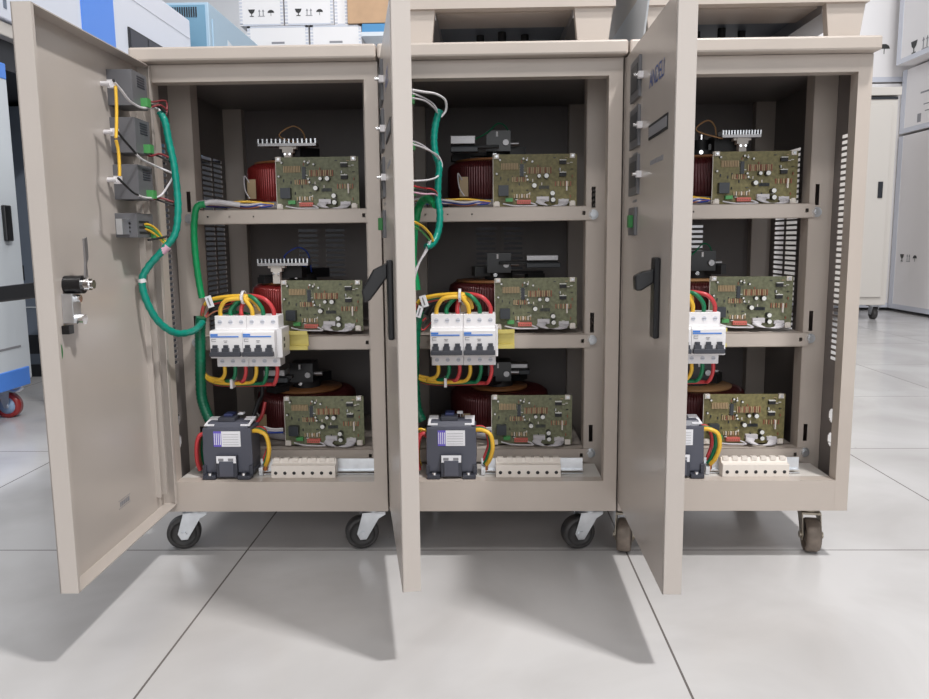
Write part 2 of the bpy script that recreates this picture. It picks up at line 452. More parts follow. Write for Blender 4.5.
def circuit_board(parent, x, z, kk, tilt, var):
    o = put(BD[kk], 'circuit_board', parent, (x, .122, z)); o.rotation_euler = (0, tilt, 0)
    s = put(BD['small_components'], 'small_component', o); s['kind'] = 'stuff'
    for n, k in (('relay', 'relay'), ('integrated_chip', 'integrated_chip'), ('terminal_strip', 'terminal_red'), ('terminal_strip', 'terminal_green'),
                 ('cable_socket', 'socket'), ('cable_socket', 'socket2'), ('ribbon_cable', 'ribbon_cable'), ('lead_wire', 'lead_wire')):
        put(BD[k], n, o)
    for k, u, v in CAPS:
        a, b = bp(u, v); put(BD[k], 'capacitor', o, (a, 0, b))
    for u in (.045, .945):
        a, b = bp(u, .965); put(BD['standoff'], 'standoff_clip', o, (a, 0, b))
        a, b = bp(u, .04); put(BD['standoff2'], 'standoff_clip', o, (a, 0, b))
    return o

# casters ------------------------------------------------------------
def caster(parent, x, y, ang, worn=False):
    """swivel caster, stem at (x, y); ang = heading of the trailing wheel"""
    e = bpy.data.objects.new('caster', None); COL.objects.link(e); e.parent = parent; e.location = (x, y, 0); e.rotation_euler = (0, 0, ang)
    e.empty_display_size = .02
    met = 'gold' if worn else 'zinc'; rub = 'worn' if worn else 'rubber'
    r = .0262; ox = .020
    m = MB(); prof = [(r - .006, -.0105), (r - .002, -.0105), (r, -.007), (r, .007), (r - .002, .0105), (r - .006, .0105)]
    m.lathe((ox, 0, r), prof, rub, 40, 'y')
    m.lathe((ox, 0, r), [(.0, -.009), (.008, -.0095), (.0105, -.0075), (.019, -.0065), (r - .006, -.0105)], rub, 32, 'y')
    m.lathe((ox, 0, r), [(.0, .009), (.008, .0095), (.0105, .0075), (.019, .0065), (r - .006, .0105)], rub, 32, 'y')
    m.build('wheel', e)
    f = MB()
    for s in (-1, 1):
        pts = [(ox - .006, r - .009), (ox + .004, r - .009), (ox + .009, r + .001), (.020, .0585), (-.016, .0605), (-.017, .056), (-.006, .050)]
        f.prism(pts, s * .0125, s * .0143, 'y', met)
        f.cyl((ox, s * .0143, r), (ox, s * .0175, r), .0055, met, 6)
    f.box(-.017, .020, -.0143, .0143, .0575, .0610, met)
    f.cyl((0, 0, .0605), (0, 0, .0690), .0165, met, 24, .013)
    f.build('fork', e, bevel=.0006)
    p = MB(); p.box(-.024, .024, -.02, .02, .0682, .0715, met); p.cyl((0, 0, .0715), (0, 0, .0795), .012, met, 16); p.build('mounting_plate', e, bevel=.0006)
    return e

# variac head -------------------------------------------------------
def loc_tube(parent, name, pts, r, k, n=8, label=None, **kw):
    mb = MB(); mb.tube(pts, r, k, n, **kw); return mb.build(name, parent, label=label)

def variac(cab, level, spec):
    zb = BEAMS[level] + .002
    e = bpy.data.objects.new('variable_transformer', None); COL.objects.link(e); e.parent = cab; e.location = (0, 0, 0); e.empty_display_size = .03
    zt = zb + .0125
    b = MB(); b.lathe((0, .235, zb), [(.0, .0), (.083, .0), (.086, .003), (.086, .009), (.083, .0125), (.0, .0125)], 'ribbon', 48); b.build('base_ring', e)
    put(coil_mesh(zt, spec.get('dark', False)), 'copper_coil', e)
    zz = zt + .0635
    d = MB(); rr = spec.get('disc', .074)
    d.lathe((0, .235, zz), [(.0, .0), (rr, .0), (rr, .0035), (.0, .0035)], spec.get('disck', 'bakelite'), 48)
    d.build('insulation_disc', e)
    h = MB(); c = (0, .235)
    h.cyl((0, c[1], zz + .0035), (0, c[1], zz + .016), .024, 'blackm', 24)
    h.cyl((0, c[1], zz + .016), (0, c[1], zz + .034), .013, 'chrome' if spec.get('chrome') else 'blackm', 20)
    h.cyl((0, c[1], zz + .034), (0, c[1], zz + .043), .005, 'chrome', 12)
    h.cyl((-.006, c[1] - .022, zz + .012), (-.006, c[1] - .026, zz + .012), .0035, 'chrome', 10)
    h.build('brush_hub', e)
    a = spec['ang']; ca, sa = math.cos(a), math.sin(a)
    def T(x, y, z): return (ca * x - sa * y, .235 + sa * x + ca * y, zz + z)
    arm = MB(); arm.box(-.02, .078, -.010, .010, .012, .017, 'blackm', T); arm.box(.05, .08, -.012, .012, .003, .013, 'blackm', T)
    arm.box(-.045, -.012, -.016, .016, .010, .026, 'black', T); arm.build('brush_arm', e)
    if spec['kind'] == 'comb':
        L0, L1 = spec['span']; hz = spec.get('hz', .030); yy = spec.get('cy', .15)
        m = MB(); m.box(L0, L1, yy - .012, yy + .012, hz + zz, hz + zz + .0045, 'steel')
        n = 13; st = (L1 - L0) / n
        for i in range(n + 1):
            x = L0 + i * (L1 - L0 - .002) / n
            m.box(x, x + .0022, yy - .012, yy + .012, hz + zz + .0045, hz + zz + .0115, 'zinc')
        m.build('heat_sink', e)
        m = MB(); x = spec['bx']
        m.box(x - .009, x + .009, yy - .008, yy + .006, zz + hz - .010, zz + hz, 'offwhite'); m.box(x - .014, x + .014, yy - .006, yy + .006, zz + hz - .004, zz + hz, 'offwhite')
        m.box(x - .006, x + .006, yy - .008, yy + .004, zz + .0035, zz + hz - .010, 'offwhite')
        for s in (-.004, .004): m.cyl((x + s, yy - .008, zz + hz - .013), (x + s, yy - .011, zz + hz - .013), .002, 'chrome', 8)
        m.build('brush_holder', e)
        m = MB(); m.box(L0 + .03, .012, yy + .012, yy + .05, zz + .012, zz + hz + .006, 'blackm'); m.build('drive_motor', e)
    elif spec['kind'] == 'box':
        x0, x1, z0, z1, yy = spec['box']
        m = MB(); m.box(x0, x1, yy, yy + .03, z0, z1, 'steel'); m.box(x0, x1 + .004, yy + .004, yy + .026, z0 - .012, z0 - .004, 'chip')
        m.box(min(x0, 0), max(x1, 0), yy + .01, yy + .022, z0 - .006, z0 - .001, 'blackm')
        m.build('brush_block', e, bevel=.001)
        m = MB(); m.box(-.02, .02, .195, .24, zz + .0165, zz + .05, 'black'); m.cyl((.012, .195, zz + .03), (.012, .19, zz + .03), .005, 'steel', 12)
        m.box(-.004, -.001, .1935, .195, zz + .040, zz + .048, 'white'); m.cyl((.02, .21, zz + .03), (.034, .21, zz + .03), .004, 'steel', 10)
        m.build('drive_motor', e)
    # flexible lead to the brush
    if spec.get('lead'):
        k = spec['lead']; loc_tube(e, 'brush_lead', [(-.05 if spec['kind'] == 'box' else .02, .18, zz + .03), (-.02, .19, zz + .045), (0.0, .20, zz + .062), (.016, .21, zz + .052), (.02, .215, zz + .02)], .0012, k, 6)
    # terminal board at the front left of the coil
    m = MB(); m.box(-.064, -.050, .1440, .1452, zt + .004, zt + .035, 'resistor'); m.build('terminal_tab', e)
    loc_tube(e, 'tap_wire', [(-.060, .1435, zt + .03), (-.066, .138, zt + .040), (-.064, .132, zt + .018), (-.056, .128, zt + .004)], .0011, 'ribbon', 6)
    return e

# breaker ------------------------------------------------------------
def breaker(cab, dx, rl=.135, es=.008):
    """six poles on a yellow rail, front faces stepped; local x from dx to dx+.1"""
    rail = MB(); rail.box(dx - .004, dx + rl, .081, .0828, .3225, .3425, 'brass')
    rail.box(dx - .004, dx + rl, .076, .081, .3415, .3428, 'brass'); rail.box(dx - .004, dx + rl, .076, .081, .3222, .3235, 'brass')
    rail.box(dx - .004, dx + rl, .0735, .076, .3415, .3475, 'brass'); rail.box(dx - .004, dx + rl, .0735, .076, .3175, .3235, 'brass')
    rail.box(dx + .005, dx + .02, .0828, .0935, .322, .342, 'brass'); rail.box(dx + .085, dx + .11, .0828, .0935, .322, .3365, 'brass')
    rail.build('mounting_rail', cab, label='yellow plated rail behind the white breakers')
    PW = .0164
    for h in (0, 1):
        x0 = dx + h * 3 * PW
        e = MB()
        x1 = x0 + 3 * PW - .0003
        prof = [(.076, .296), (.046, .296), (.046, .313), (.020, .313), (.018, .316), (.018, .352), (.020, .355), (.044, .355), (.044, .375), (.076, .375)]
        e.prism(prof, x0, x1, 'x', 'white')
        o = e.build('circuit_breaker', cab, bevel=.0008)
        for i in range(3):
            xc = x0 + (i + .5) * PW
            t = MB(); t.cyl((xc, .044, .3655), (xc, .0432, .3655), .0034, 'tape', 14); t.box(xc - .0028, xc + .0028, .0428, .0434, .3651, .3659, 'grey'); t.build('terminal_screw', o)
            t = MB(); t.cyl((xc, .046, .3045), (xc, .0452, .3045), .0032, 'tape', 14); t.box(xc - .0026, xc + .0026, .0448, .0454, .3041, .3049, 'grey'); t.build('terminal_screw', o)
            t = MB(); t.box(xc - .0048, xc + .0048, .0105, .0182, .3225, .3290, 'toggle'); t.box(xc - .0035, xc + .0035, .0145, .0182, .3290, .3335, 'toggle')
            t.build('toggle_switch', o)
        t = MB(); t.box(x0 + .001, x1 - .001, .0095, .0175, .3165, .3235, 'toggle'); t.build('handle_tie_bar', o, bevel=.001)
        p = MB(); p.box(x0 + .0015, x0 + .044, .0174, .0182, .3450, .3468, 'blue'); p.box(x0 + .0015, x0 + .0125, .0174, .0182, .3474, .3502, 'blue')
        p.box(x0 + .003, x0 + .0095, .0175, .0182, .3420, .3427, 'grey'); p.box(x0 + .003, x0 + .0095, .0175, .0182, .3385, .3392, 'grey'); p.box(x0 + .003, x0 + .0036, .0175, .0182, .3385, .3427, 'grey')
        p.box(x0 + .021, x0 + .027, .0174, .0182, .3395, .3402, 'grey'); p.box(x0 + .022, x0 + .026, .0174, .0182, .3372, .3380, 'grey')
        p.build('printed_marking', o, label='blue line and small grey print')
    s = MB(); s.box(dx + 6 * PW, dx + 6 * PW + es, .030, .076, .312, .356, 'white'); s.box(dx + 6 * PW + es, dx + 6 * PW + es + .0006, .040, .046, .336, .342, 'chip')
    s.box(dx + 6 * PW + es, dx + 6 * PW + es + .0006, .040, .046, .326, .332, 'chip')
    s.build('end_stop', cab, bevel=.0008)
    return [dx + (i + .5) * PW for i in range(6)]

# contactor ----------------------------------------------------------
def contactor(cab, x0, x1):
    m = MB(); z0 = .1272; W = x1 - x0
    m.prism([(x0 + .003, z0 + .008), (x1 - .003, z0 + .008), (x1 - .001, z0 + .030), (x1 - .002, .2045), (x0 + .002, .2045), (x0 + .001, z0 + .030)], .020, .064, 'y', 'charcoal')
    m.box(x0 + .001, x1 - .001, .024, .062, z0 + .005, z0 + .012, 'charcoal')
    m.prism([(.022, .2045), (.062, .2045), (.058, .2125), (.030, .2125)], x0 + .008, x1 - .008, 'x', 'charcoal')
    o = m.build('contactor', cab, bevel=.0012, label='charcoal contactor with purple and white label')
    b = MB(); xc = (x0 + x1) / 2
    b.box(xc - .016, xc + .016, .012, .020, z0 + .002, z0 + .036, 'charcoald'); b.box(xc - .011, xc + .011, .010, .012, z0 + .004, z0 + .028, 'charcoal')
    for s in (-1, 1):
        b.box(xc + s * .027 - .010, xc + s * .027 + .010, .008, .024, z0, z0 + .006, 'charcoald')
        b.box(xc + s * .036 - .003, xc + s * .036 + .003, .016, .022, z0 + .004, z0 + .020, 'charcoald')
    b.build('coil_housing', o, bevel=.0008)
    for s in (-1, 1):
        t = MB(); t.cyl((xc + s * .026, .012, z0 + .006), (xc + s * .026, .012, z0 + .0095), .0032, 'chrome', 12); t.build('mounting_screw', o)
    l = MB(); l.box(xc - .0205, xc - .0085, .0194, .0201, .176, .200, 'purple')
    for i in range(4): l.box(xc - .0195 + i * .003, xc - .0183 + i * .003, .0190, .0195, .179, .197, 'label')
    l.build('purple_label', o)
    l = MB(); l.box(xc - .0083, xc + .021, .0194, .0201, .176, .200, 'label')
    for i in range(5): l.box(xc - .006, xc + .018, .0191, .0195, .1790 + i * .004, .1794 + i * .004, 'grey')
    l.build('white_label', o)
    l = MB(); l.box(xc - .015, xc + .015, .0112, .0120, z0 + .025, z0 + .036, 'label'); l.box(xc - .012, xc - .004, .0108, .0113, z0 + .0285, z0 + .0325, 'grey'); l.box(xc + .003, xc + .011, .0108, .0113, z0 + .0285, z0 + .0325, 'grey')
    l.build('coil_label', o, label='white coil label')
    for s in (-1, 1):
        t = MB(); t.prism([(.024, .2072), (.058, .2135), (.058, .2150), (.024, .2090)], xc + s * .028 - .0075, xc + s * .028 + .0075, 'x', 'label'); t.build('terminal_cover', o)
    t = MB(); t.box(xc - .016, xc + .010, .030, .056, .2125, .2185, 'charcoald'); t.box(xc - .010, xc + .004, .040, .060, .2185, .2225, 'navy'); t.box(xc + .008, xc + .017, .052, .062, .2185, .2215, 'label')
    t.build('auxiliary_block', o, bevel=.0008)
    return o

# terminal block -----------------------------------------------------
def terminal_block(cab, x0, x1, rail_end):
    r = MB(); r.box(x0 - .022, rail_end, .034, .0355, .1275, .129, 'zinc'); r.box(x0 - .022, rail_end, .040, .0415, .1330, .1510, 'zinc')
    r.box(x0 - .022, rail_end, .034, .0415, .1322, .1334, 'zinc'); r.box(x0 - .022, x0 - .016, .028, .034, .1275, .1400, 'zinc')
    r.box(x0 + .01, x0 + .03, .034, .042, .1266, .134, 'zinc')
    r.build('mounting_rail', cab)
    m = MB(); m.prism([(.0175, .1266), (.0395, .1266), (.0395, .151), (.030, .1545), (.0260, .1475), (.0175, .1460)], x0, x1, 'x', 'offwhite')
    for i in range(7):
        xc = x0 + (i + .5) * (x1 - x0) / 7
        m.box(xc - .0045, xc + .0045, .0262, .0345, .1500, .1556, 'offwhite')
    o = m.build('terminal_block', cab, bevel=.0006)
    for i in range(7):
        xc = x0 + (i + .5) * (x1 - x0) / 7
        t = MB(); t.lathe((xc, .0172, .1345), [(0, -.0002), (.0025, -.0002), (.0028, .0006)], 'blackm' , 14, 'y'); t.build('wire_hole', o)

# door ---------------------------------------------------------------
LOGO = text_mesh('ANDELI', 1.0)
LOGOW = max(v[0] for v in LOGO[0])
def door(cab, hx, ang, lever, inner=True, nut=.008):
    """ang = opening direction; u runs from hinge to free edge, n towards the door's inside"""
    e = bpy.data.objects.new('door', None); COL.objects.link(e); e.parent = cab; e.location = (hx, -.003, 0); e.rotation_euler = (0, 0, ang)
    # local frame: +x = u (hinge -> free edge), +y = n (inside of the door)
    W, Z0, Z1, T = .3085, .0935, .7330, .0210
    m = MB()
    m.box(0, W, 0, .0013, Z0, Z1, 'doorpaint')
    m.box(0, .0013, 0, T, Z0, Z1, 'doorpaint'); m.box(W - .0013, W, 0, T, Z0, Z1, 'doorpaint')
    m.box(.0013, W - .0013, .0013, T, Z0, Z0 + .0013, 'doorpaint'); m.box(.0013, W - .0013, .0013, T, Z1 - .0013, Z1, 'doorpaint')
    m.box(W - .005, W - .0013, T - .0013, T, Z0, Z1, 'doorpaint'); m.box(.0013, .008, T - .0013, T, Z0, Z1, 'doorpaint')
    m.build('door_panel', e)
    g = MB(); g.box(.012, .016, .0013, .012, Z0 + .02, Z1 - .02, 'doorpaint'); g.box(.028, .031, .0013, .009, Z0 + .02, Z1 - .02, 'doorpaint'); g.build('stiffener_rail', e)
    zs = (.664, .604, .544)
    for i, z in enumerate(zs):
        b = MB(); b.box(.060, .122, -.0035, 0, z - .002, z + .048, 'meter'); b.box(.068, .114, -.0042, -.0035, z + .008, z + .040, 'chip')
        o = b.build('panel_meter', e, bevel=.0008)
        c = MB(); c.box(.126, .134, -.006, 0, z + .018, z + .026, 'whitew'); c.cyl((.130, -.006, z + .022), (.130, -.011, z + .022), .0022, 'chrome', 10); c.build('fixing_clip', o)
        if inner:
            b = MB(); b.box(.052, .100, .0013, .034, z, z + .045, 'meter')
            for q in range(5): b.box(.060, .084, .034, .0346, z + .026 + q * .0032, z + .0276 + q * .0032, 'charcoald')
            b.build('meter_housing', o, bevel=.001)
            c = MB(); c.box(.064, .076, .034, .043, z + .002, z + .013, 'connector'); c.build('plug_connector', o)
            c = MB(); c.cyl((.117, .0013, z + .024), (.117, .013, z + .024), .0030, 'whitew', 12); c.box(.109, .117, .009, .017, z + .019, z + .029, 'whitew'); c.build('signal_lamp', o)
    b = MB(); b.box(.066, .112, -.004, 0, .490, .526, 'meter'); b.box(.092, .104, -.010, -.004, .500, .516, 'sticker'); o = b.build('rocker_switch', e, bevel=.0008)
    if inner:
        b = MB(); b.box(.050, .104, .0013, .030, .494, .526, 'meter')
        for q in range(3): b.box(.066, .098, .030, .0306, .499 + q * .007, .502 + q * .007, 'blackm')
        b.box(.050, .06, .03, .036, .492, .50, 'connector'); b.build('switch_housing', o, bevel=.001)
        b = MB(); b.box(.104, .126, .012, .020, .498, .518, 'zinc'); b.build('switch_bracket', o)
    # printed front: blue name, framed plate, model line
    vs, fs = LOGO; sc = .080 / LOGOW
    lg = MB(); lg.add([(.175 + v[0] * sc, -.0004, .661 + v[1] * sc * 1.15) for v in vs], fs, 'logo')
    lg.build('brand_lettering', e)
    pl = MB(); pl.box(.178, .280, -.0009, 0, .601, .618, 'blackm'); pl.box(.181, .277, -.0013, -.0009, .6040, .6150, 'grey'); pl.build('name_plate', e)
    pr = MB()
    for q in range(9): pr.box(.188 + q * .0082, .1935 + q * .0082, -.0004, 0, .571, .5765, 'grey')
    for z in (.655, .595, .535):
        pr.box(.075, .105, -.0004, 0, z - .002, z + .001, 'grey'); 
    pr.build('small_print', e)
    # swing handle: long plate with a lever standing out of it
    h = MB(); h.box(.240, .261, -.007, 0, .374, .465, 'black'); o = h.build('door_handle', e, bevel=.002)
    l = MB(); l.prism(lever, .243, .258, 'x', 'black'); l.build('handle_lever', o, bevel=.002)
    if inner:
        k = MB(); k.cyl((.244, .0013, .440), (.244, .022, .440), .0105, 'black', 20); k.cyl((.244, .022, .440), (.244, .022 + nut, .440), .0075, 'chrome', 6); k.cyl((.244, .022 + nut, .440), (.244, .022 + nut * 1.5, .440), .005, 'chrome', 16)
        k.build('latch_cam', e)
        k = MB(); k.prism([(.240, .448), (.247, .448), (.2435, .466), (.2435, .492), (.236, .494), (.236, .470), (.2415, .464)], .024, .0262, 'y', 'steel'); k.build('latch_arm', e)
        k = MB(); k.box(.238, .257, .0013, .014, .396, .430, 'zinc'); k.cyl((.247, .014, .400), (.247, .022, .400), .0065, 'chrome', 6)
        k.cyl((.247, .014, .424), (.247, .019, .424), .0042, 'chrome', 12); k.box(.250, .262, .0013, .010, .384, .394, 'black'); k.build('lock_bracket', e, bevel=.0006)
        k = MB(); n = 20; k.prism([(.268 + .005 * math.cos(2 * PI * i / n), .365 + .0095 * math.sin(2 * PI * i / n)) for i in range(n)], .0013, .0016, 'y', 'sticker'); k.build('green_sticker', e)
        k = MB()
        for q in range(5): k.box(.120 + q * .006, .1245 + q * .006, .0013, .0016, .140, .146, 'grey')
        k.box(.117, .152, .0013, .0016, .1375, .1381, 'grey'); k.box(.117, .152, .0013, .0016, .148, .1486, 'grey'); k.build('stamped_mark', e)
    return e

# ------------------------------------------------------------------ assemble the three cabinets
def at(px, py, y):
    """a measured point: sight line through the picture, taken at its own distance y"""
    d = FW + (px - 464.5) / F * RT - (py - 349.5) / F * UPV
    return CAM + d * ((y - CAM.y) / d.y)
def atx(px, py, x):
    d = FW + (px - 464.5) / F * RT - (py - 349.5) / F * UPV
    return CAM + d * ((x - CAM.x) / d.x)
def wires(cab, name, r, k, pts, ydef=None, label=None, n=8, ridge=0., ridges=0, sub=6):
    cx = cab.location.x
    P = []
    for p in pts:
        q = atx(p[0], p[1], p[3]) if len(p) > 3 else at(p[0], p[1], p[2]); P.append((q.x - cx, q.y, q.z))
    mb = MB(); mb.tube(P, r, k, n, sub, ridge, ridges); return mb.build(name, cab, label=label)
def lwire(cab, name, r, k, P, label=None, n=8): 
    mb = MB(); mb.tube(P, r, k, n, 6); return mb.build(name, cab, label=label)

LEVER = [[(-.006, .446), (-.006, .428), (-.080, .420), (-.084, .428), (-.080, .438)],
         [(-.006, .462), (-.006, .446), (-.026, .420), (-.033, .417), (-.036, .430), (-.022, .454)],
         [(-.006, .452), (-.006, .437), (-.020, .428), (-.027, .428), (-.028, .444), (-.020, .449)]]
LIDX = [(-.5175, -.1728), (-.1710, .1742), (.1760, .5168)]
LABELS = ['leftmost beige control cabinet, its open door showing grey meters and a teal cable inside',
          'middle beige control cabinet on casters, between two others, open door seen almost edge-on',
          'rightmost beige control cabinet, its open door showing blue lettering on the outer face']
VAR = [
 {2: dict(kind='comb', span=(-.052, .044), bx=-.004, ang=2.3, cy=.185, hz=.027, lead='tan'),
  1: dict(kind='comb', span=(-.056, .028), bx=-.026, ang=-2.4, cy=.165, hz=.033, lead='bluew', disc=.07),
  0: dict(kind='box', box=(-.045, -.010, .268, .278, .12), ang=-2.2, dark=True, lead=None, disc=.062, chrome=True)},
 {2: dict(kind='box', box=(-.078, -.038, .639, .652, .15), ang=3.3, dark=True, lead='green'),
  1: dict(kind='box', box=(.045, .098, .451, .460, .17), ang=.2, dark=True, chrome=True, lead=None),
  0: dict(kind='box', box=(.02, .05, .262, .270, .22), ang=1., dark=True, chrome=True, disc=.05, lead=None)},
 {2: dict(kind='comb', span=(.018, .080), bx=.052, ang=2.9, dark=True, cy=.185, hz=.031, lead='tan'),
  1: dict(kind='box', box=(-.07, -.04, .450, .460, .22), ang=2.6, dark=True, chrome=True, disck='tan', lead='green'),
  0: dict(kind='box', box=(-.07, -.04, .262, .270, .22), ang=2.6, dark=True, disck='tan', disc=.064, lead=None)},
]
cabs = []
e = empty('low_cabinet', (-.45, 1.2, 0), 'low dark grey cabinet standing behind the three beige ones, glimpsed through their slots', 'cabinet')
m = MB(); m.box(-.72, .65, -.2, .2, .06, .70, 'bgdark'); m.build('cabinet_body', e, bevel=.004)
m = MB(); m.box(-.73, .66, -.21, .21, .701, .715, 'charcoald'); m.build('top_plate', e, bevel=.002)
m = MB(); m.box(-.70, .63, -.18, .18, 0, .06, 'blackm'); m.build('plinth', e)
for ci, cx in enumerate((-.3438, 0., .3438)):
    cab = empty('control_cabinet', (cx, 0, 0), LABELS[ci], 'cabinet', 'three beige control cabinets in a row'); cabs.append(cab)
    put(BODY, 'cabinet_body', cab)
    l0, l1 = LIDX[ci][0] - cx, LIDX[ci][1] - cx
    m = MB(); m.box(l0, l1, -.020, .402, .7362, .7555); lid = m.build('lid', cab, bevel=.003)
    for (s, y), me in POST.items(): put(me, 'upright_post', cab)
    for me in BEAM: put(me, 'shelf_beam', cab)
    for z in BEAMS:
        m = MB(); m.box(-.134, .134, .1250, .3625, z - .0014, z, 'paint'); m.build('shelf', cab)
    # front mounting tray
    m = MB(); m.box(-HW + .0195, HW - .0195, .022, .0925, .1250, .1265, 'tray'); m.build('mounting_tray', cab)
    for z in (.5235, .3265, .1415):
        for s in (-1, 1):
            put(BOLT, 'bolt', cab, (s * .1455, .103, z))
    for (lev, z) in ROWS.items():
        kk = 'pcb2' if (ci, lev) in ((1, 2), (2, 2), (2, 0)) else 'pcb'
        dxb = {(0, 2): -.0110, (0, 1): -.0105, (0, 0): -.0135, (1, 2): -.0105, (1, 1): -.0085, (1, 0): -.0150,
               (2, 2): -.0110, (2, 1): -.0100, (2, 0): -.0135}[(ci, lev)]
        circuit_board(cab, dxb, z, kk, (.0, .006, .0)[lev] * (1, -1, 1)[ci], 0)
        variac(cab, lev, VAR[ci][lev])
    bx = (-.0945, -.1065, -.1120)[ci]
    poles = breaker(cab, bx, (.135, .128, .118)[ci], (.008, .003, .0045)[ci])
    contactor(cab, (-.1165, -.1165, -.1165)[ci], -.0375)
    terminal_block(cab, (-.0105, -.0095, -.0105)[ci], .0895 if ci else .0885, (.148, .125, .112)[ci])
    worn = ci == 2
    angs = [(PI + .28, PI + .22), (PI / 2 + .2, PI + .25), (-PI / 2 - .25, -PI / 2 - .15)][ci]
    caster(cab, -.147, .062, angs[0], worn); caster(cab, .140, .062, angs[1], worn)
    caster(cab, -.140, .335, 1.2, worn); caster(cab, .140, .335, 1.9, worn)
    door(cab, -.1705, (-1.552, -1.405, -1.580)[ci], LEVER[ci], True, (.008, .002, .008)[ci])
    # wires above the breaker: six arcs gathered by a tie, then three leads to the left
    cols = ['yellow', 'green', 'red', 'yellow', 'green', 'red']
    tx, tz = poles[2] + .003, .4025
    for i, (x, k) in enumerate(zip(poles, cols)):
        hgt = .006 * (i in (0, 3)) + .003 * (i in (1, 4))
        if i == 0: P = [(x, .050, .371), (x + .001, .047, .385), (x + .012, .044, .399), (tx, .046, .401), (tx + .013, .055, .397), (tx + .018, .075, .382)]
        elif i < 3: P = [(x, .050, .371), (x - .001, .050, .383), (x + (tx - x) * .5, .056, .396), (tx, .066, .400), (tx - .03, .076, .392), (tx - .055, .078, .388)]
        else: P = [(x, .050, .371), (x - .0005, .047, .386), (x - .010 - .002 * (i - 3), .046, .401), (tx + .004, .050 + .004 * (i - 3), .4045), (tx - .024, .055 + .004 * (i - 3), .4035 - .002 * (i - 3)), (tx - .052, .062 + .003 * (i - 3), .399 - .003 * (i - 3)), (tx - .066, .068, .390), (tx - .073, .070, .372)]
        lwire(cab, 'power_wire', .0033, k, P, label=k + ' insulated wire arching over the breakers')
    m = MB(); m.lathe((tx, .052, tz), [(.0085, -.002), (.0105, -.002), (.0105, .002), (.0085, .002), (.0085, -.002)], 'whitew', 16, 'x'); m.box(tx - .002, tx + .002, .040, .047, tz - .003, tz + .005, 'whitew'); m.build('cable_tie', cab)
    # bundle head with white flags at the left end
    m = MB(); hx = tx - .058
    m.tube([(hx + .032, .078, .397), (hx + .012, .078, .392), (hx + .000, .078, .374)], .0095, 'black', 10)
    m.build('wire_bundle_wrap', cab)
    m = MB(); a = MB()
    for (fx, fz, ww, rr) in ((hx + .003, .394, .010, .3), (hx - .004, .378, .008, -.3)) if ci else ((hx + .004, .396, .010, .3),):
        T = (lambda fx, fz, rr: lambda x, y, z: (fx + math.cos(rr) * x - math.sin(rr) * z, y, fz + math.sin(rr) * x + math.cos(rr) * z))(fx, fz, rr)
        a = MB(); a.box(-ww / 2, ww / 2, .0545, .0552, -.009, .009, 'label', T); a.box(-.0015, .0005, .0540, .0546, -.006, .006, 'grey', T); a.build('wire_tag', cab)
    # wires under the breaker
    for i, (x, k) in enumerate(zip(poles, cols)):
        low = .2725 - .002 * (i % 3) - (.004 if i > 2 else 0); ye = .056 + .004 * (i % 3)
        P = [(x + .001, .052, .299), (x + .0015, .050, .285), (x - .004, .052, low + .004), (x - .016, ye, low), (hx + .018, ye + .004, low - .001), (hx - .006, ye + .010, low + .003), (hx - .016 - .002 * (i % 3), ye + .012, low + .010 + .003 * i / 3)]
        lwire(cab, 'power_wire', .0030, k, P, label=k + ' insulated wire looping under the breakers')
    m = MB(); m.box(poles[1] - .006, poles[1] - .002, .044, .068, .262, .276, 'whitew'); m.build('cable_tie', cab)
    # trunk sleeve behind the left post down to the contactor
    if ci == 0:
        S0 = [(-.120, .058, .372), (-.1235, .060, .352), (-.125, .062, .335), (-.127, .064, .305), (-.129, .066, .275), (-.129, .066, .245), (-.124, .064, .225), (-.116, .060, .208)]
    else:
        S0 = [(hx - .006, .064, .378), (hx - .012, .066, .345), (hx - .015, .066, .300), (hx - .015, .066, .260), (hx - .012, .064, .225), (hx - .004, .062, .205)]
    mb = MB(); mb.tube(S0, .0082, 'dteal', 12, 12, .0004, 3); mb.build('cable_sleeve', cab, label='dark green spiral cable sleeve')
    # contactor leads, right and left
    cr = -.0375
    for j, (k, rr) in enumerate((('yellow', .0034), ('green', .0030), ('red', .0028))):
        o_ = j * .010
        lwire(cab, 'power_wire', rr, k, [(cr - .002, .030 + o_, .198), (cr + .008, .027 + o_, .1985), (cr + .020 - j * .003, .024 + o_, .192), (cr + .0235 - j * .003, .025 + o_, .172), (cr + .019 - j * .004, .030 + o_ * .6, .152), (cr + .014 - j * .003, .036 + o_ * .4, .142)])
    t = MB(); t.cyl((cr + .014, .036, .143), (cr + .013, .037, .132), .0030, 'ferrule', 10); t.build('cable_lug', cab)
    for j, (k, rr) in enumerate((('red', .0034), ('orange', .0028), ('yellow', .003) if ci else ('green', .0028))):
        o_ = j * .010
        lwire(cab, 'power_wire', rr, k, [(-.117, .034 + o_, .192), (-.124, .033 + o_, .190), (-.1295, .034 + o_, .175), (-.131, .036 + o_, .150), (-.1285, .040 + o_, .133)])
    # wiring on the top shelf, left of the board
    for j, (k, z0) in enumerate((('ribbon', .545), ('yellow', .5455), ('bluew', .543), ('whitew', .541), ('orange', .5405), ('bluew', .5395))):
        lwire(cab, 'signal_wire', .0018, k, [(-.136, .108 + .001 * j, .549 - .001 * j), (-.115, .103 + .002 * j, .551 - .0015 * j), (-.085, .104 + .002 * j, z0 + .003), (-.055, .106 + .001 * j, z0 + (.004 if j % 2 else -.001)), (-.032, .112, z0 + .002), (-.015, .118, z0 + (.001 * j) - .001)], n=6)
    for (lv, zz) in ((0, .166),):
        for j, k in enumerate(('bluew', 'ribbon', 'whitew')):
            lwire(cab, 'signal_wire', .0018, k, [(-.045, .104 + .002 * j, zz + .012 + .004 * j), (-.03, .108, zz + .010 + .003 * j), (-.016, .118, zz + .008 + .003 * j)], n=6)

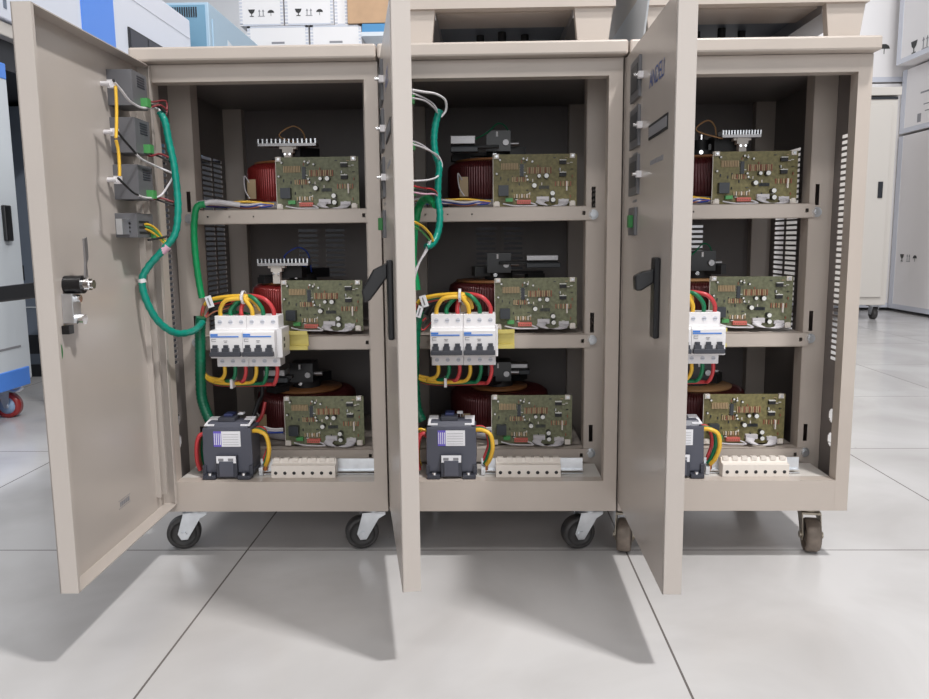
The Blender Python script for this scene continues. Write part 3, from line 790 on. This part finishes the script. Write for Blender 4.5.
# ---- harness of the left cabinet, crossing from its door into the cabinet
c1 = cabs[0]
wires(c1, 'cable_sleeve', .0050, 'teal', [(160, 112, -.035), (165, 122, -.035), (169, 142, -.035), (174, 165, -.035), (177, 190, -.035), (178, 212, -.04), (175, 234, -.045), (164, 249, -.05), (149, 266, -.055), (142, 281, -.06), (147, 302, -.06), (159, 322, -.05), (176, 333, -.03), (193, 331, .005), (202, 323, .05)], label='teal spiral cable sleeve looping from the door into the cabinet', n=12, ridge=.0004, ridges=3, sub=8)
wires(c1, 'cable_tie', .0056, 'pink', [(162, 252, -.05), (168, 246, -.049)], n=12)
wires(c1, 'cable_tie', .0056, 'whitew', [(141.5, 279, -.06), (142.5, 283, -.06)], n=12)
wires(c1, 'cable_sleeve', .0052, 'gsleeve', [(205, 204, .078), (198, 206, .076), (195, 214, .074), (194, 235, .076), (196, 260, .078), (199, 282, .080), (202, 298, .080)], label='bright green sleeve running down from the top shelf', n=10, ridge=.0003, ridges=3)
wires(c1, 'cable_sleeve', .0042, 'ribbon', [(203, 204, .080), (212, 202, .086), (226, 203, .098), (240, 205, .104)], n=8)
for (y0, y1) in ((75, 0), (0, 0)): pass
DX = -.4725
def dpts(*p): return [(a, b, None, DX) for a, b in p]
wires(c1, 'signal_wire', .0016, 'whitew', dpts((114, 82), (121, 90), (127, 98), (134, 104), (143, 108)) + [(157, 108, -.035), (161, 114, -.035)], label='white wire from the top meter', n=6)
wires(c1, 'signal_wire', .0015, 'blackm', dpts((113, 80), (119, 87), (126, 96), (133, 103)), n=6)
wires(c1, 'signal_wire', .0015, 'blackm', dpts((116, 130), (124, 140), (131, 148), (137, 155)), n=6)
wires(c1, 'signal_wire', .0016, 'whitew', dpts((136, 154), (143, 160)) + [(160, 168, -.040), (172, 173, -.035), (175, 177, -.035)], n=6)
wires(c1, 'signal_wire', .0015, 'blackm', dpts((118, 178), (127, 187), (134, 193), (141, 196)), n=6)
wires(c1, 'signal_wire', .0016, 'whitew', dpts((138, 195), (147, 198)) + [(160, 196, -.045), (169, 184, -.035), (174, 175, -.035)], n=6)
wires(c1, 'signal_wire', .0020, 'yellow', dpts((115.5, 86), (116.5, 105), (116.5, 125), (116, 138)), label='yellow jumper wire between signal lamps', n=6)
wires(c1, 'signal_wire', .0020, 'yellow', dpts((116, 140), (118.5, 152), (119.5, 168), (119.5, 176)), label='yellow jumper wire between signal lamps', n=6)
for (yy, k1) in ((101, 'maroon'), (150, 'maroon'), (194, 'maroon')):
    wires(c1, 'signal_wire', .0014, 'blackm', [(139, yy, -.075), (148, yy + 3, -.06), (158, yy + 6, -.045), (166 + (yy - 100) * .1, yy + 12, -.035)], n=6)
    wires(c1, 'signal_wire', .0014, k1, [(140, yy + 1, -.075), (150, yy + 6, -.06), (160, yy + 4, -.045), (167 + (yy - 100) * .1, yy + 9, -.035)], n=6)
wires(c1, 'signal_wire', .0012, 'maroon', [(140, 100, -.075), (152, 102, -.05), (165, 101, -.02), (167, 110, -.02), (164, 120, -.03)], n=6)
for q, k in enumerate(('yellow', 'connector', 'yellow')):
    wires(c1, 'signal_wire', .0017, k, [(142, 224 + q * 2, -.085), (150, 225 + q * 3, -.07), (158, 231 + q * 3, -.055), (164, 240 + q * 1.5, -.047), (168, 243, -.045)], n=6)
for q in range(3):
    wires(c1, 'signal_wire', .0018, 'blackm', [(126, 223 + q * 4, -.11), (135, 224 + q * 4, -.10), (143, 225 + q * 3, -.085)], n=6)
wires(c1, 'signal_wire', .0016, 'blackm', [(148, 240, -.075), (160, 238, -.055), (168, 236, -.045)], n=6)
w_ = wires(c1, 'signal_wire', .0013, 'red', [(238, 318, .055), (244, 305, .06), (250, 300, .065), (222, 306, .07), (209, 312, .072), (203, 322, .06)], n=6)
wires(c1, 'signal_wire', .0012, 'orange', [(240, 301, .07), (228, 308, .065), (214, 312, .06), (206, 318, .056)], n=6)
wires(c1, 'signal_wire', .0024, 'green', [(236, 318, .066), (235, 308, .07), (240, 303, .07)], n=6)
wires(c1, 'signal_wire', .0024, 'green', [(224, 315, .068), (238, 312, .07), (250, 315, .068)], n=6)
for q in range(2):
    wires(c1, 'signal_wire', .0028, 'blackm', [(253, 417, .09), (258, 405 - q * 3, .10), (262, 395, .11), (262, 384, .115)], n=8)
wires(c1, 'signal_wire', .003, 'red', [(256, 424, .10), (262, 415, .112), (265, 402, .118)], n=8)

# ---- harness of the middle cabinet, seen to the right of its edge-on door
c2 = cabs[1]
wires(c2, 'cable_sleeve', .0050, 'teal', [(440, 110, .0), (436, 122, .0), (434, 138, .0), (435, 153, .0), (439, 166, .0), (438, 182, .0), (438, 200, .0), (440, 215, -.005), (438, 232, -.01), (433, 243, -.02), (426, 247, -.03)], label='teal spiral cable sleeve hanging beside the edge-on door', n=12, ridge=.0004, ridges=3, sub=8)
wires(c2, 'cable_sleeve', .0060, 'gsleeve', [(436, 205, .0), (428, 199, .02), (421, 203, .04), (417, 214, .05), (414, 235, .055), (413, 262, .06), (417, 290, .062)], n=12, ridge=.0004, ridges=3)
wires(c2, 'signal_wire', .0017, 'whitew', [(412, 90, -.09), (424, 92, -.06), (436, 94, -.03), (445, 100, -.01), (446, 110, .0), (441, 117, .0)], label='white wire arching out from behind the door edge', n=6)
wires(c2, 'signal_wire', .0013, 'whitew', [(412, 93, -.09), (424, 98, -.05), (433, 104, -.02), (438, 112, .0)], n=6)
wires(c2, 'signal_wire', .0013, 'ribbon', [(412, 98, -.09), (425, 101, -.05), (434, 108, -.02), (438, 114, .0)], n=6)
wires(c2, 'signal_wire', .0013, 'ribbon', [(412, 141, -.09), (422, 145, -.06), (434, 154, -.02), (440, 160, .0)], n=6)
wires(c2, 'signal_wire', .0013, 'whitew', [(412, 144, -.09), (426, 149, -.05), (438, 156, -.01), (442, 166, .0), (438, 176, -.005), (428, 180, -.05), (412, 181, -.09)], n=6)
wires(c2, 'signal_wire', .0013, 'blackm', [(412, 139, -.09), (424, 147, -.05), (436, 155, -.01)], n=6)
for q, k in enumerate(('red', 'blackm', 'pink')):
    wires(c2, 'signal_wire', .0013, k, [(412, 186 + q * 3, -.09), (424, 188 + q * 3, -.05), (434, 190 + q * 2, -.02), (438, 196, .0)], n=6)
wires(c2, 'signal_wire', .0019, 'yellow', [(412, 221, -.09), (422, 226, -.06), (430, 234, -.035), (433, 241, -.025)], n=6)
wires(c2, 'signal_wire', .0016, 'connector', [(412, 226, -.09), (420, 230, -.06), (428, 238, -.035), (431, 244, -.025)], n=6)
for q in range(3):
    wires(c2, 'signal_wire', .0011, 'whitew' if q < 2 else 'ribbon', [(431 - q, 240, -.03), (427 - q, 251, -.03), (420 - q, 262 + q, -.03), (416 - q, 274, -.03), (413 - q, 290, -.02)], n=6)
for q in range(2):
    wires(c2, 'signal_wire', .0019, ('yellow', 'red')[q], [(428, 432 + q * 6, .04), (421, 429 + q * 5, .04), (414, 432 + q * 5, .045), (410, 440 + q * 5, .05)], n=8)
wires(c2, 'signal_wire', .0013, 'red', [(436, 316, .07), (424, 330, .07), (420, 324, .07), (426, 318, .068)], n=6)

# ------------------------------------------------------------------ machines standing on the middle and right cabinet
def top_machine(cx, label, skirt=False):
    e = empty('power_supply_machine', (cx, 0, .7555), label, 'machine', 'machines standing on the control cabinets')
    y0, y1 = .025, .395; H = .068; W = .158
    m = MB(); m.box(-W, W, y0 - .004, y1, H, .62, 'beige2'); m.build('machine_body', e, bevel=.003)
    m = MB(); m.box(-W + .002, W - .002, y0 - .006, y0 + .012, H - .014, H + .006, 'paint'); m.build('base_frame', e); m = MB(); m.box(-W + .002, W - .002, y1 - .02, y1 - .002, H - .02, H, 'paint')
    m.build('base_frame', e)
    for s in (-1, 1):
        f = MB(); x0, x1 = s * (W - .012), s * (W - .060)
        f.prism([(x0, .0), (x1 + s * .006, .0), (x1, H - .010), (x0 + s * .008, H - .010)], y0, y0 + .016, 'y', 'paint')
        f.box(min(x0, x0 - s * .004), max(x0, x0 - s * .004), y0 + .016, y0 + .06, 0, H - .012, 'paint')
        f.build('foot', e, bevel=.001)
        f = MB(); f.prism([(x0, .0), (x1 + s * .006, .0), (x1, H - .010), (x0 + s * .008, H - .010)], y1 - .03, y1 - .014, 'y', 'paint'); f.build('foot', e, bevel=.001)
        f = MB(); f.prism([(min(x0, x1), H - .024), (max(x0, x1), H - .024), (max(x0, x1), H - .001), (min(x0, x1), H - .001)], y0 + .014, y1 - .03, 'y', 'steel'); f.build('side_rail', e)
    m = MB(); m.box(-W + .02, W - .02, .055, .135, H - .012, H - .0005, 'paint'); m.build('cross_member', e)
    m = MB(); m.box(-W + .03, W - .03, .135, .37, H - .006, H - .0005, 'bgrack'); m.build('bottom_plate', e)
    for x, y in ((-.035, .205), (0.0, .185), (.038, .205)):
        m = MB(); m.cyl((x, y, H - .006), (x, y, H - .020), .0065, 'blackm', 12); m.cyl((x, y, H - .020), (x, y, H - .026), .0045, 'blackm', 6); m.build('bolt', e)
    if skirt:
        f = MB(); f.prism([(.0, .002), (.37, .002), (.37, H), (-.045, H)], -W - .0035, -W - .001, 'x', 'mlight'); f.build('side_skirt', e)
    return e
top_machine(.006, 'beige machine on tapered feet standing on the middle cabinet, seen only by its base')
top_machine(.358, 'beige machine on tapered feet on the right cabinet, showing base and left side', True)

# ------------------------------------------------------------------ background, left
def sym(mb, kind, T, s, k='ink'):
    """shipping marks built from flat shapes; T maps (a, b) in the face to 3D with thickness"""
    def poly(pts): 
        n = len(pts); vs = [T(a * s, b * s, 0) for a, b in pts] + [T(a * s, b * s, .0008) for a, b in pts]
        mb.add(vs, [tuple(range(n)), tuple(range(n, 2 * n))[::-1]] + [(i, (i + 1) % n, n + (i + 1) % n, n + i) for i in range(n)], k)
    if kind == 'glass':
        poly([(-.5, .5), (.5, .5), (.35, .1), (.1, -.1), (-.1, -.1), (-.35, .1)]); poly([(-.06, -.1), (.06, -.1), (.06, -.4), (-.06, -.4)]); poly([(-.3, -.4), (.3, -.4), (.3, -.5), (-.3, -.5)])
    elif kind == 'up':
        for o in (-.28, .28):
            poly([(o - .06, -.4), (o + .06, -.4), (o + .06, .25), (o - .06, .25)]); poly([(o - .18, .2), (o + .18, .2), (o, .5)])
        poly([(-.5, -.5), (.5, -.5), (.5, -.42), (-.5, -.42)])
    elif kind == 'umbrella':
        poly([(-.5, 0), (-.4, .25), (-.15, .4), (.15, .4), (.4, .25), (.5, 0)]); poly([(-.03, 0), (.03, 0), (.03, -.45), (-.03, -.45)])

def white_machine():
    e = empty('voltage_stabilizer', (-1.66, 1.6, 1.108), 'white machine with bright blue stripe and dark display windows, on the dark display bench', 'machine')
    ox, oy, oz = 1.66, -1.6, -1.108
    B = lambda m, x0, x1, y0, y1, z0, z1, k: m.box(x0 + ox, x1 + ox, y0 + oy, y1 + oy, z0 + oz, z1 + oz, k)
    m = MB(); B(m, -1.95, -1.36, .70, 2.59, 1.110, 1.488, 'mwhite'); m.build('machine_body', e, bevel=.004)
    m = MB(); B(m, -1.36, -1.356, 1.573, 1.811, 1.12, 1.485, 'mblue'); m.build('blue_stripe', e)
    m = MB(); B(m, -1.36, -1.354, 1.925, 2.42, 1.215, 1.292, 'bgdark'); m.build('display_strip', e)
    for q in range(3):
        m = MB(); B(m, -1.354, -1.3525, 1.935 + q * .165, 2.085 + q * .165, 1.222, 1.286, 'charcoald'); m.build('display_window', e)
    m = MB(); B(m, -1.36, -1.3585, 1.83, 2.58, 1.404, 1.407, 'tape'); m.build('panel_seam', e)
    m = MB()
    for q in range(6): B(m, -1.36, -1.3585, .93 + q * .04, .945 + q * .04, 1.14, 1.20, 'bgrack')
    m.build('vent_slots', e)
    for y_ in (.8, 1.6, 2.5):
        for x_ in (-1.9, -1.42):
            m = MB(); m.cyl((x_ + ox, y_ + oy, 0.0), (x_ + ox, y_ + oy, .003), .02, 'blackm', 12); m.build('foot', e)
white_machine()
def bench():
    e = empty('display_bench', (-1.8, 1.6, 0), 'long bench with a pale top and dark underside, behind the left open door', 'bench')
    m = MB(); m.box(-.35, .43, -.95, 1.05, 1.068, 1.1075, 'beige2'); m.build('bench_top', e, bevel=.003)
    m = MB(); m.box(-.33, .40, -.93, 1.03, .985, 1.0675, 'bgdark'); m.build('underside_panel', e)
    for x_ in (-.30, .36):
        for y_ in (-.88, .98):
            if x_ > 0 and y_ < 0: continue
            m = MB(); m.box(x_ - .025, x_ + .025, y_ - .025, y_ + .025, 0, .985, 'bgrack'); m.build('leg', e)
    m = MB(); m.box(-.345, -.325, -.85, .95, .0, .985, 'bgdark'); m.build('back_panel', e)
bench()

def blue_machine():
    e = empty('light_blue_machine', (-1.55, 3.1, 0), 'light blue machine with a vent grille at its upper corner, beyond the white machine', 'machine')
    m = MB(); m.box(-.26, .226, -.35, .75, 0, 1.613, 'lblue'); m.build('machine_body', e, bevel=.004)
    m = MB(); m.box(-.22, .210, -.356, -.35, .1, 1.600, 'lblued'); m.build('front_panel', e)
    m = MB()
    for q in range(12): m.box(.045 + q * .011, .051 + q * .011, -.359, -.355, 1.545, 1.59, 'bgdark')
    m.build('vent_grille', e)
    m = MB(); m.box(.226, .232, -.31, .72, .1, 1.545, 'lblue'); m.build('side_panel', e)
    m = MB(); m.prism([(-.10, .8), (.6, .8), (.6, 1.38), (.30, 1.44), (-.10, 1.50)], .232, .234, 'x', 'mlight'); m.build('side_label', e, label='white side label')
blue_machine()

def carton(name, x0, x1, y0, y1, z0, z1, label, k='carton', marks=True, group=None, face='y'):
    cx_, cy_ = (x0 + x1) / 2, (y0 + y1) / 2
    e = empty(name, (cx_, cy_, z0), label, 'box', group)
    a, b, c, d, h = x0 - cx_, x1 - cx_, y0 - cy_, y1 - cy_, z1 - z0
    m = MB(); m.box(a, b, c, d, 0, h, k); m.build('box_body', e, bevel=.003)
    t = MB()
    if k == 'carton':
        for xx in (a, b - .018): t.box(xx, xx + .018, c - .001, c, 0, h, 'tape')
        for i in range(int(h / .02)):
            for xx in (a - .0005, b - .0185): t.box(xx, xx + .019, c - .0016, c - .0009, i * .02, i * .02 + .007, 'carton')
        t.box(a, b, c - .001, c, 0, .010, 'tape'); t.box(a, b, c - .001, c, h - .010, h, 'tape')
        t.build('packing_tape', e)
    if marks:
        w_ = (b - a)
        for q, kd in enumerate(('glass', 'up', 'umbrella')):
            s = MB(); u0 = (a + b) / 2 + (q - 1) * w_ * .22
            sym(s, kd, (lambda u0: lambda p, r, t_: (u0 + p, c - .0012 - t_, .075 + r))(u0), .042, 'grey' if kd == 'up' else 'ink')
            s.build('shipping_mark', e)
    return e
Y0, Y1 = 3.9, 4.3
G1 = 'white shipping cartons on the storage rack'
carton('carton', -1.516, -1.246, Y0, Y1, 1.800, 2.25, 'white carton with fragile marks, left one of the upper pair', group=G1)
carton('carton', -1.236, -.938, Y0, Y1, 1.800, 2.25, 'white carton with fragile marks, right one of the upper pair', group=G1)
b1 = carton('carton', -1.473, -1.096, Y0, Y1, 1.40, 1.797, 'white carton in the lower row, left one, under the fragile marks', marks=False, group=G1)
b2 = carton('carton', -1.084, -.768, Y0, Y1, 1.40, 1.797, 'white carton in the lower row, right one, beside the blue box', marks=False, group=G1)
for b_ in (b1, b2):
    m = MB(); m.box(-.04, .04, Y0 - (Y0 + Y1) / 2 - .0016, Y0 - (Y0 + Y1) / 2 - .0008, .292, .304, 'grey'); m.build('handle_mark', b_)
carton('carton', -.934, -.852, Y0 + .02, Y1, 1.800, 2.25, 'narrow white carton standing left of the brown carton', marks=False, group=G1)
carton('brown_carton', -.848, -.50, Y0 - .02, Y1, 1.800, 2.2, 'plain brown carton beside the white cartons, on the blue box', 'brown', False)
carton('blue_box', -.762, -.50, Y0 - .02, Y1 - .02, 1.745, 1.797, 'flat blue box below the brown carton', 'bluebox', False)
e = empty('storage_rack', (-1.0, 4.1, 0), 'pale storage rack carrying the cartons behind the left cabinet', 'rack')
for x_, h_ in ((-1.56, 1.3735), (-.44, 1.72)):
    for y_ in (Y0 - .02, Y1 - .02):
        m = MB(); m.box(x_ - .02 + 1.0, x_ + .02 + 1.0, y_ - .02 - 4.1, y_ + .02 - 4.1, 0, h_, 'mlight'); m.build('upright', e)
for z_, x0_, x1_ in ((1.374, -1.58, -.42), (1.72, -.764, -.42), (.6, -1.58, -.42)):
    m = MB(); m.box(x0_ + 1.0, x1_ + 1.0, Y0 - .04 - 4.1, Y1 + .02 - 4.1, z_, z_ + .0235, 'mlight'); m.build('rack_shelf', e)

def left_cabinet():
    e = empty('white_cabinet', (-1.6, .9, 0), 'white cabinet with blue top and bottom bands and black handle at the left edge', 'cabinet')
    X1 = .27
    m = MB(); m.box(-.10, X1, -.5, .165, .105, .95, 'mlight'); m.build('cabinet_body', e, bevel=.004)
    m = MB(); m.box(-.102, X1 + .002, -.502, .162, .932, .975, 'mblue'); m.build('top_band', e, bevel=.003)
    m = MB(); m.box(-.102, X1 + .003, -.502, .150, .090, .142, 'mblue'); m.build('bottom_band', e, bevel=.003)
    m = MB(); m.box(X1, X1 + .012, .085, .115, .495, .592, 'black'); m.build('door_handle', e, bevel=.003)
    m = MB(); m.box(X1, X1 + .001, -.02, .12, .200, .206, 'grey'); m.build('small_print', e)
    for (x_, y_) in ((X1 - .045, .115), (X1 - .055, -.42), (-.05, .10), (-.05, -.42)):
        c = MB(); c.lathe((x_, y_, .035), [(.024, -.011), (.035, -.011), (.035, .011), (.024, .011), (.024, -.011)], 'redwheel', 32, 'y')
        c.lathe((x_, y_, .035), [(0, -.009), (.024, -.0095), (.024, .0095), (0, .009)], 'bluehub', 32, 'y')
        o = c.build('caster_wheel', e)
        f = MB()
        for s in (-1, 1): f.prism([(x_ - .022, .078), (x_ + .012, .078), (x_ + .006, .028), (x_ - .006, .028)], y_ + s * .0135, y_ + s * .0155, 'y', 'zinc')
        f.box(x_ - .028, x_ + .022, y_ - .018, y_ + .018, .078, .0895, 'zinc'); f.cyl((x_, y_ - .018, .035), (x_, y_ + .018, .035), .006, 'zinc', 12)
        f.tube([(x_ + .01, y_ - .018, .082), (x_ + .035, y_ - .02, .078), (x_ + .055, y_ - .02, .088)], .005, 'zinc', 8); f.build('caster_fork', o)
left_cabinet()
def rack_cabinet():
    e = empty('grey_cabinet', (-1.8, 1.9, 0), 'blue-grey cabinet with small vent slots, under the bench behind the white and blue cabinet', 'cabinet')
    m = MB(); m.box(-.22, .165, -.2, .5, .045, .97, 'bgrack'); m.build('cabinet_body', e)
    m = MB(); m.box(-.22, .17, -.205, -.2, .085, .155, 'bgdark'); m.box(-.22, .17, -.205, .4, .0, .045, 'bgdark'); m.build('plinth', e)
    m = MB()
    for q in range(9): m.box(-.02 + q * .014, -.013 + q * .014, -.203, -.199, .355, .410, 'bgdark')
    m.build('vent_slots', e)
    m = MB(); m.box(-.22, .165, -.203, -.199, .255, .259, 'mlight'); m.build('panel_seam', e)
rack_cabinet()
# ------------------------------------------------------------------ background, right
def right_cabinet():
    e = empty('beige_cabinet', (2.15, 3.7, 0), 'pale beige single-door cabinet on casters in the right background', 'cabinet')
    m = MB(); m.box(-.30, .135, -.25, .20, .088, 1.25, 'beige2'); m.build('cabinet_body', e, bevel=.003)
    m = MB(); m.box(-.31, .145, -.265, .21, 1.255, 1.30, 'beige2'); m.build('lid', e, bevel=.003)
    m = MB(); m.box(-.27, .100, -.262, -.2505, .135, 1.205, 'beige2'); d = m.build('door', e, bevel=.002)
    m = MB(); m.box(.045, .070, -.268, -.262, .695, .785, 'bgdark'); m.build('door_handle', d)
    m = MB(); m.box(-.29, .13, -.256, -.2505, 1.236, 1.248, 'bgdark'); m.build('painted_lid_shadow', e)  # solid dark strip, the shade below the lid put into colour
    for x_, y_ in ((-.22, -.18), (.10, -.18), (.10, .13), (-.22, .13)):
        c = MB(); c.lathe((x_, y_, .036), [(0, -.012), (.028, -.014), (.036, -.011), (.036, .011), (.028, .014), (0, .012)], 'rubber', 24, 'x'); o = c.build('caster_wheel', e)
        c = MB()
        for s in (-1, 1): c.prism([(y_ - .03, .076), (y_ + .02, .076), (y_ + .01, .028), (y_ - .012, .028)], x_ + s * .016, x_ + s * .019, 'x', 'zinc')
        c.box(x_ - .03, x_ + .03, y_ - .03, y_ + .03, .076, .086, 'zinc'); c.build('caster_fork', o)
right_cabinet()
def big_carton(name, x0, x1, y0, y1, z0, z1, label, marks_y=None, mz=.0, lines=False, ms=.07, sp=.12):
    e = empty(name, ((x0 + x1) / 2, (y0 + y1) / 2, z0), label, 'box', 'large white cartons at the right')
    ox, oy = (x0 + x1) / 2, (y0 + y1) / 2
    m = MB(); m.box(x0 - ox, x1 - ox, y0 - oy, y1 - oy, 0, z1 - z0, 'carton'); m.build('box_body', e, bevel=.004)
    t = MB(); t.box(x0 - ox - .002, x0 - ox, y0 - oy, y1 - oy, 0, .03, 'tape'); t.box(x0 - ox - .002, x0 - ox, y1 - oy - .05, y1 - oy, .03, z1 - z0, 'tape')
    t.box(x0 - ox, x1 - ox, y0 - oy - .002, y0 - oy, 0, .03, 'tape'); t.build('packing_tape', e)
    if marks_y is not None:
        for q, kd in enumerate(('glass', 'up', 'umbrella')):
            s = MB(); u0 = marks_y - oy - q * sp
            sym(s, kd, (lambda u0: lambda p, r, t_: (x0 - ox - .001 - t_, u0 - p, mz + r))(u0), ms, 'grey' if kd == 'up' else 'ink')
            s.build('shipping_mark', e)
    if lines:
        s = MB(); yy = y1 - oy
        for (a, b, z, h) in ((.30, .40, .30, .010), (.22, .50, .21, .010), (.26, .40, .14, .006), (.28, .34, .10, .006)): s.box(x0 - ox - .001, x0 - ox, yy - b, yy - a, z, z + h, 'grey')
        for a in (.20, .34): s.box(x0 - ox - .001, x0 - ox, yy - a - .04, yy - a, .045, .095, 'grey')
        s.box(x0 - ox - .001, x0 - ox, yy - .60, yy - .50, .04, .12, 'bgdark')
        s.build('printed_text', e)
    return e
big_carton('large_carton', 2.60, 3.5, 3.1, 4.04, .02, 1.10, 'tall white carton with small fragile marks at the right edge, standing on floor', 3.91, .325, False, .045, .075)
big_carton('large_carton', 2.60, 3.5, 3.1, 4.04, 1.115, 1.50, 'white carton with grey printed lines, on the tall carton at the right edge', None, 0, True)
big_carton('large_carton', 2.50, 3.5, 3.1, 3.93, 1.51, 2.5, 'top white carton with fragile marks at the upper right corner', 3.737, .065)
e = big_carton('large_carton', 1.4, 2.95, 4.06, 4.9, 1.44, 2.5, 'white carton behind the right cabinet top, left of the corner carton', None)
s = MB(); sym(s, 'umbrella', lambda p, r, t_: (.307 + p, -.422 - t_, .20 + r), .07); s.build('shipping_mark', e)
big_carton('large_carton', 1.4, 2.95, 4.06, 4.9, .02, 1.43, 'white carton standing behind the beige cabinet', None)
